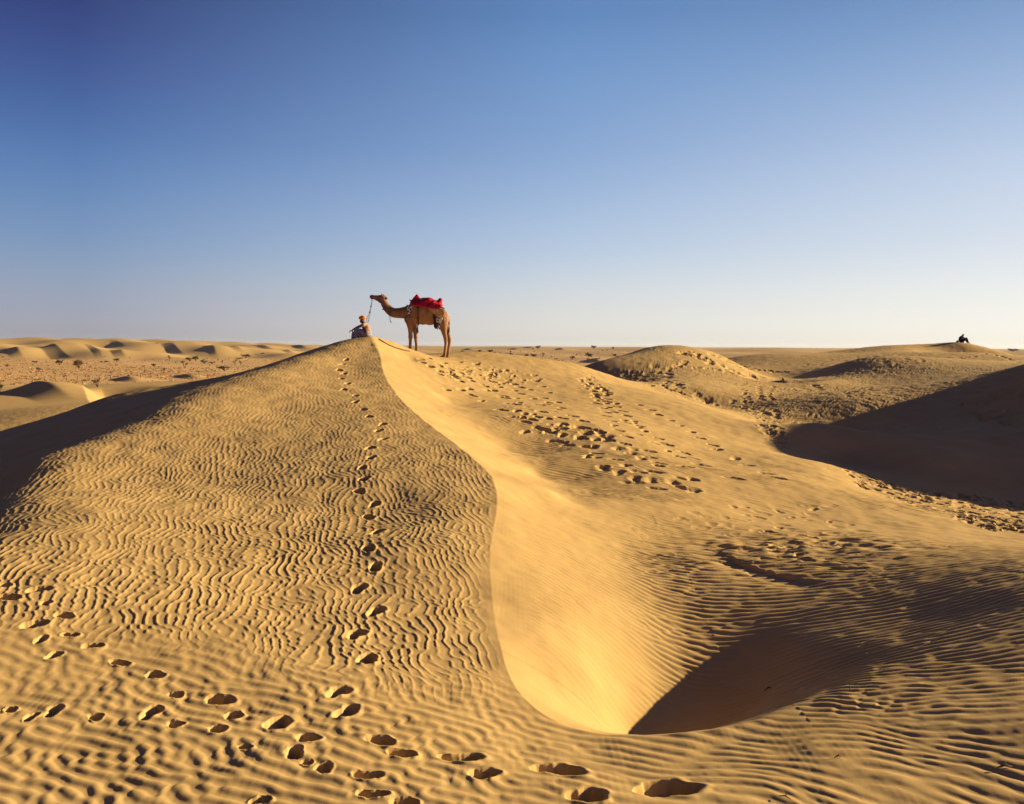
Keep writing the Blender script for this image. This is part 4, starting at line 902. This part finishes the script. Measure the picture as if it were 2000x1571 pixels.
for a in [(904, 690, 7, 5, 'round', 'd', 'dark round shrub closest to the right of the camel'), (928, 689, 4, 3, 'flat', 'd', 'small low shrub between two round dark ones right of the camel'),
          (938, 690, 7, 6, 'round', 'd', 'second dark round shrub from the camel'), (958, 691, 11, 7, 'tree', 'd', 'widest dark shrub in the row right of the camel'),
          (967, 695, 5, 5, 'round', 'r', 'small brown shrub just below the widest dark one'), (997, 695, 9, 6, 'round', 'g', 'grey shrub between the widest dark one and the cluster'),
          (1010, 702, 10, 8, 'tree', 'g', 'greyish bushy tree nearest the rounded dune crest'), (1028, 700, 7, 8, 'tree', 'd', 'dark upright shrub between two bushy ones above the dune crest'),
          (1042, 700, 10, 8, 'tree', 'd', 'dark bushy tree right of the upright shrub'), (1036, 702, 5, 4, 'flat', 'r', 'low brown shrub under the dark bushy tree'),
          (1060, 698, 8, 8, 'sparse', 'd' if False else 'g', 'loose grey shrub right of the dark bushy tree'), (1051, 684, 9, 8, 'tree', 'd', 'dark tree standing before the low far dunes'),
          (1041, 686, 2.5, 7, 'tree', 'd', 'slim dark tree left of the one before the low far dunes'), (1077, 699, 5, 4, 'sparse', 'r', 'small dry shrub in the middle of the plain'),
          (1085, 703, 6, 3, 'flat', 'g', 'low grey shrub just above the rounded dune crest'), (1117, 703, 9, 7, 'round', 'd', 'dark round shrub above the right shoulder of the dune'),
          (1150, 700, 13, 9, 'tree', 'd', 'broad dark tree at the right end of the plain'), (1148, 706, 6, 5, 'sparse', 'r', 'small dry shrub in front of the broad dark tree'),
          (1159, 683, 11, 7, 'tree', 'd', 'dark tree on the far rise left of the pointed dune'), (1176, 687, 2.5, 4, 'tree', 'd', 'thin small tree on the far rise'),
          (1197, 684, 5, 7, 'tree', 'd', 'upright tree on the far rise nearest the pointed dune'), (1200, 699, 7, 7, 'tree', 'd', 'dark tree against the left foot of the pointed dune'),
          (1206, 700, 6, 4, 'round', 'd', 'small dark shrub touching the tree at the foot of the pointed dune'), (1087, 685, 5, 4, 'flat', 'd', 'dark shrub on the low far dune'), (1186, 685, 3, 3, 'flat', 'd', 'tiny shrub between two small trees on the far rise'),
          (1126, 695, 4, 4, 'round', 'd', 'tiny dark shrub behind the round one above the dune shoulder'), (1166, 702, 10, 3, 'flat', 'g', 'low grey scrub right of the broad dark tree')]:
    bush(*a, G2, 120)
for k in range(44):
    left_ = k % 2; px = srnd.uniform(5, 600) if left_ else srnd.uniform(890, 1210); row = srnd.uniform(697, 728) if left_ else srnd.uniform(687, 704)
    w = srnd.uniform(2.5, 5.5); bush(px, row, w, w * srnd.uniform(.5, .9), srnd.choice(['round', 'sparse', 'flat']), 'r', 'tiny reddish tuft scattered among larger shrubs on the left plain' if left_ else 'tiny reddish tuft scattered among the trees on the plain behind the camel', 'tiny tufts on the left plain' if left_ else 'tiny tufts behind the camel', 170)
for k in range(26):
    px = srnd.uniform(1895, 2030) if k < 18 else srnd.uniform(1350, 1600); w = srnd.uniform(5, 12) if k < 18 else srnd.uniform(2, 4)
    az_ = math.atan2((px - 1000) / F, 1); r_ = srnd.uniform(1100, 1700) if k < 18 else srnd.uniform(3000, 4500); x_, y_ = r_ * math.sin(az_), r_ * math.cos(az_)
    o = link(bpy.data.objects.new('tree', BM[('tree', 'd')])); s = r_ / F; o.location = (x_, y_, height_at(x_, y_) - .1); o.scale = (w * s, w * s, w * s * .5); o.rotation_euler = (0, 0, srnd.uniform(0, 6))
    tag(o, 'distant dark tree in the line on the horizon beyond the far right dune' if k < 18 else 'tiny tree on the flat horizon between the two right-hand dunes', 'tree', 'trees on the right horizon' if k < 18 else 'tiny trees on the middle horizon')
# scattered dry grass of the plain: nobody could count it
v, f = [], []
grnd = np.random.default_rng(12); cnt = 0
for _ in range(10000):
    az_ = math.radians(grnd.uniform(-31, -9) if grnd.random() < .6 else grnd.uniform(-4, 9)); r_ = math.exp(grnd.uniform(math.log(225), math.log(620 if az_ < -.1 else 1150)))
    x_, y_ = r_ * math.sin(az_), r_ * math.cos(az_); den = math.sin(x_ * .031) * math.sin(y_ * .023 + 1) + .5 * math.sin(x_ * .11 + y_ * .07)
    if den < grnd.uniform(-1, .7): continue
    z_ = height_at(x_, y_); h = grnd.uniform(.06, .2) * (1 + r_ / 900); w = h * grnd.uniform(1, 2.6)
    for _b in range(3):
        a = grnd.uniform(0, 6.28); dx, dy = math.cos(a) * w, math.sin(a) * w; ox, oy = grnd.normal(0, w * .4, 2); n = len(v)
        v += [(x_ + ox - dx * .3, y_ + oy - dy * .3, z_ - .05), (x_ + ox + dx * .3, y_ + oy + dy * .3, z_ - .05), (x_ + ox + dx * .6, y_ + oy + dy * .6, z_ + h), (x_ + ox - dx * .5, y_ + oy - dy * .5, z_ + h * .8)]
        f.append((n, n + 1, n + 2, n + 3))
GRASS = mat('dry_grass', (.42, .20, .07), .9, .05, noise_col((.28, .14, .06), (.46, .25, .10), .05))
g = mesh_obj('dry_grass', v, f, GRASS, None, False); tag(g, 'dry reddish grass tufts covering the plain between dunes', 'grass', None, 'stuff')
# ------------------------------------------------------------------ fence of thin posts
POST = mat('post', (.07, .045, .035), .9)
fp = [(39, 745), (63, 744.5), (87, 744), (108, 744), (130, 743.5), (151, 743), (172, 742.5), (194, 742), (216, 741), (231, 740), (252, 739), (274, 738), (294, 737), (314, 736.5), (334, 736), (354, 736), (373, 736), (389, 735), (405, 734), (420, 733)]
fw = [hit(a, b + 1, 170) for a, b in fp]; fw = [q for q in fw if q is not None]
fen = empty('fence', tuple(fw[0]), 'line of thin wooden fence posts with wire crossing the sand at the left', 'fence'); f0 = Vector(tuple(fw[0])); tops = []
for q in fw:
    p = Vector((q[0], q[1], height_at(q[0], q[1]))) - f0; hgt = srnd.uniform(.95, 1.35); tilt = Vector((srnd.uniform(-.08, .08), srnd.uniform(-.08, .08), 0)); top = p + tilt + Vector((0, 0, hgt)); tops.append(top)
    tube('post', [p - Vector((0, 0, .2)), p + (top - p) * .5, top], [.07, .065, .055], POST, fen, 6)
for hh in (.9, .55):
    tube('wire', [t_ * 1.0 - Vector((0, 0, 1.1 - hh)) for t_ in tops], .006, POST, fen, 4)
# ------------------------------------------------------------------ twigs and droppings on the near sand
def twig(px, row, l, label, ang=0, r=.006):
    q = hit(px, row, 4)
    if q is None: return
    e = empty('twig', (q[0], q[1], height_at(q[0], q[1])), label, 'twig'); c, s = math.cos(ang), math.sin(ang)
    tube('stem', [(-l / 2 * c, -l / 2 * s, .006), (0, 0, .022), (l / 2 * c, l / 2 * s, .008)], [r * .5, r, r * .4], TWIG, e, 6)
    tube('side_shoot', [(0, 0, .02), (l * .16 * c - l * .1 * s, l * .16 * s + l * .1 * c, .035)], [r * .6, r * .3], TWIG, e, 5)
twig(1962, 1500, .12, 'dark dry leaf-like twig on the rippled sand at the lower right', .1, .009)
twig(1637, 1481, .07, 'small reddish twig on the sand below the hollow\'s right rim', .2, .006)
twig(1500, 1347, .16, 'pale twig lying in the shade on the right wall of the hollow', .7, .007)
twig(1533, 1560, .09, 'bent little twig at the bottom edge right of the last footprints', -.6, .005)
twig(1660, 1346, .03, 'tiny dark twig on the smooth nose of sand right of the hollow', .9, .007)
# ------------------------------------------------------------------ dusty evening air
hm_ = bpy.data.meshes.new('haze'); HX, HY0, HY1, HZ0, HZ1 = 9500, -300, 9500, -14.5, 30
hv = [(x_, y_, z_) for z_ in (HZ0, HZ1) for y_ in (HY0, HY1) for x_ in (-HX, HX)]
hm_.from_pydata(hv, [], [(0, 2, 3, 1), (4, 5, 7, 6), (0, 1, 5, 4), (2, 6, 7, 3), (0, 4, 6, 2), (1, 3, 7, 5)]); hm_.update()
hmat = bpy.data.materials.new('haze'); hmat.use_nodes = True; hn = hmat.node_tree; hn.nodes.clear()
ho_ = hn.nodes.new('ShaderNodeOutputMaterial'); pv = hn.nodes.new('ShaderNodeVolumePrincipled'); pv.inputs['Color'].default_value = (.93, .94, 1, 1); pv.inputs['Density'].default_value = .00004; pv.inputs['Anisotropy'].default_value = .2
hn.links.new(pv.outputs[0], ho_.inputs['Volume']); hm_.materials.append(hmat); hob = link(bpy.data.objects.new('haze', hm_)); tag(hob, 'thin dusty evening air over the plain', 'haze', None, 'stuff')
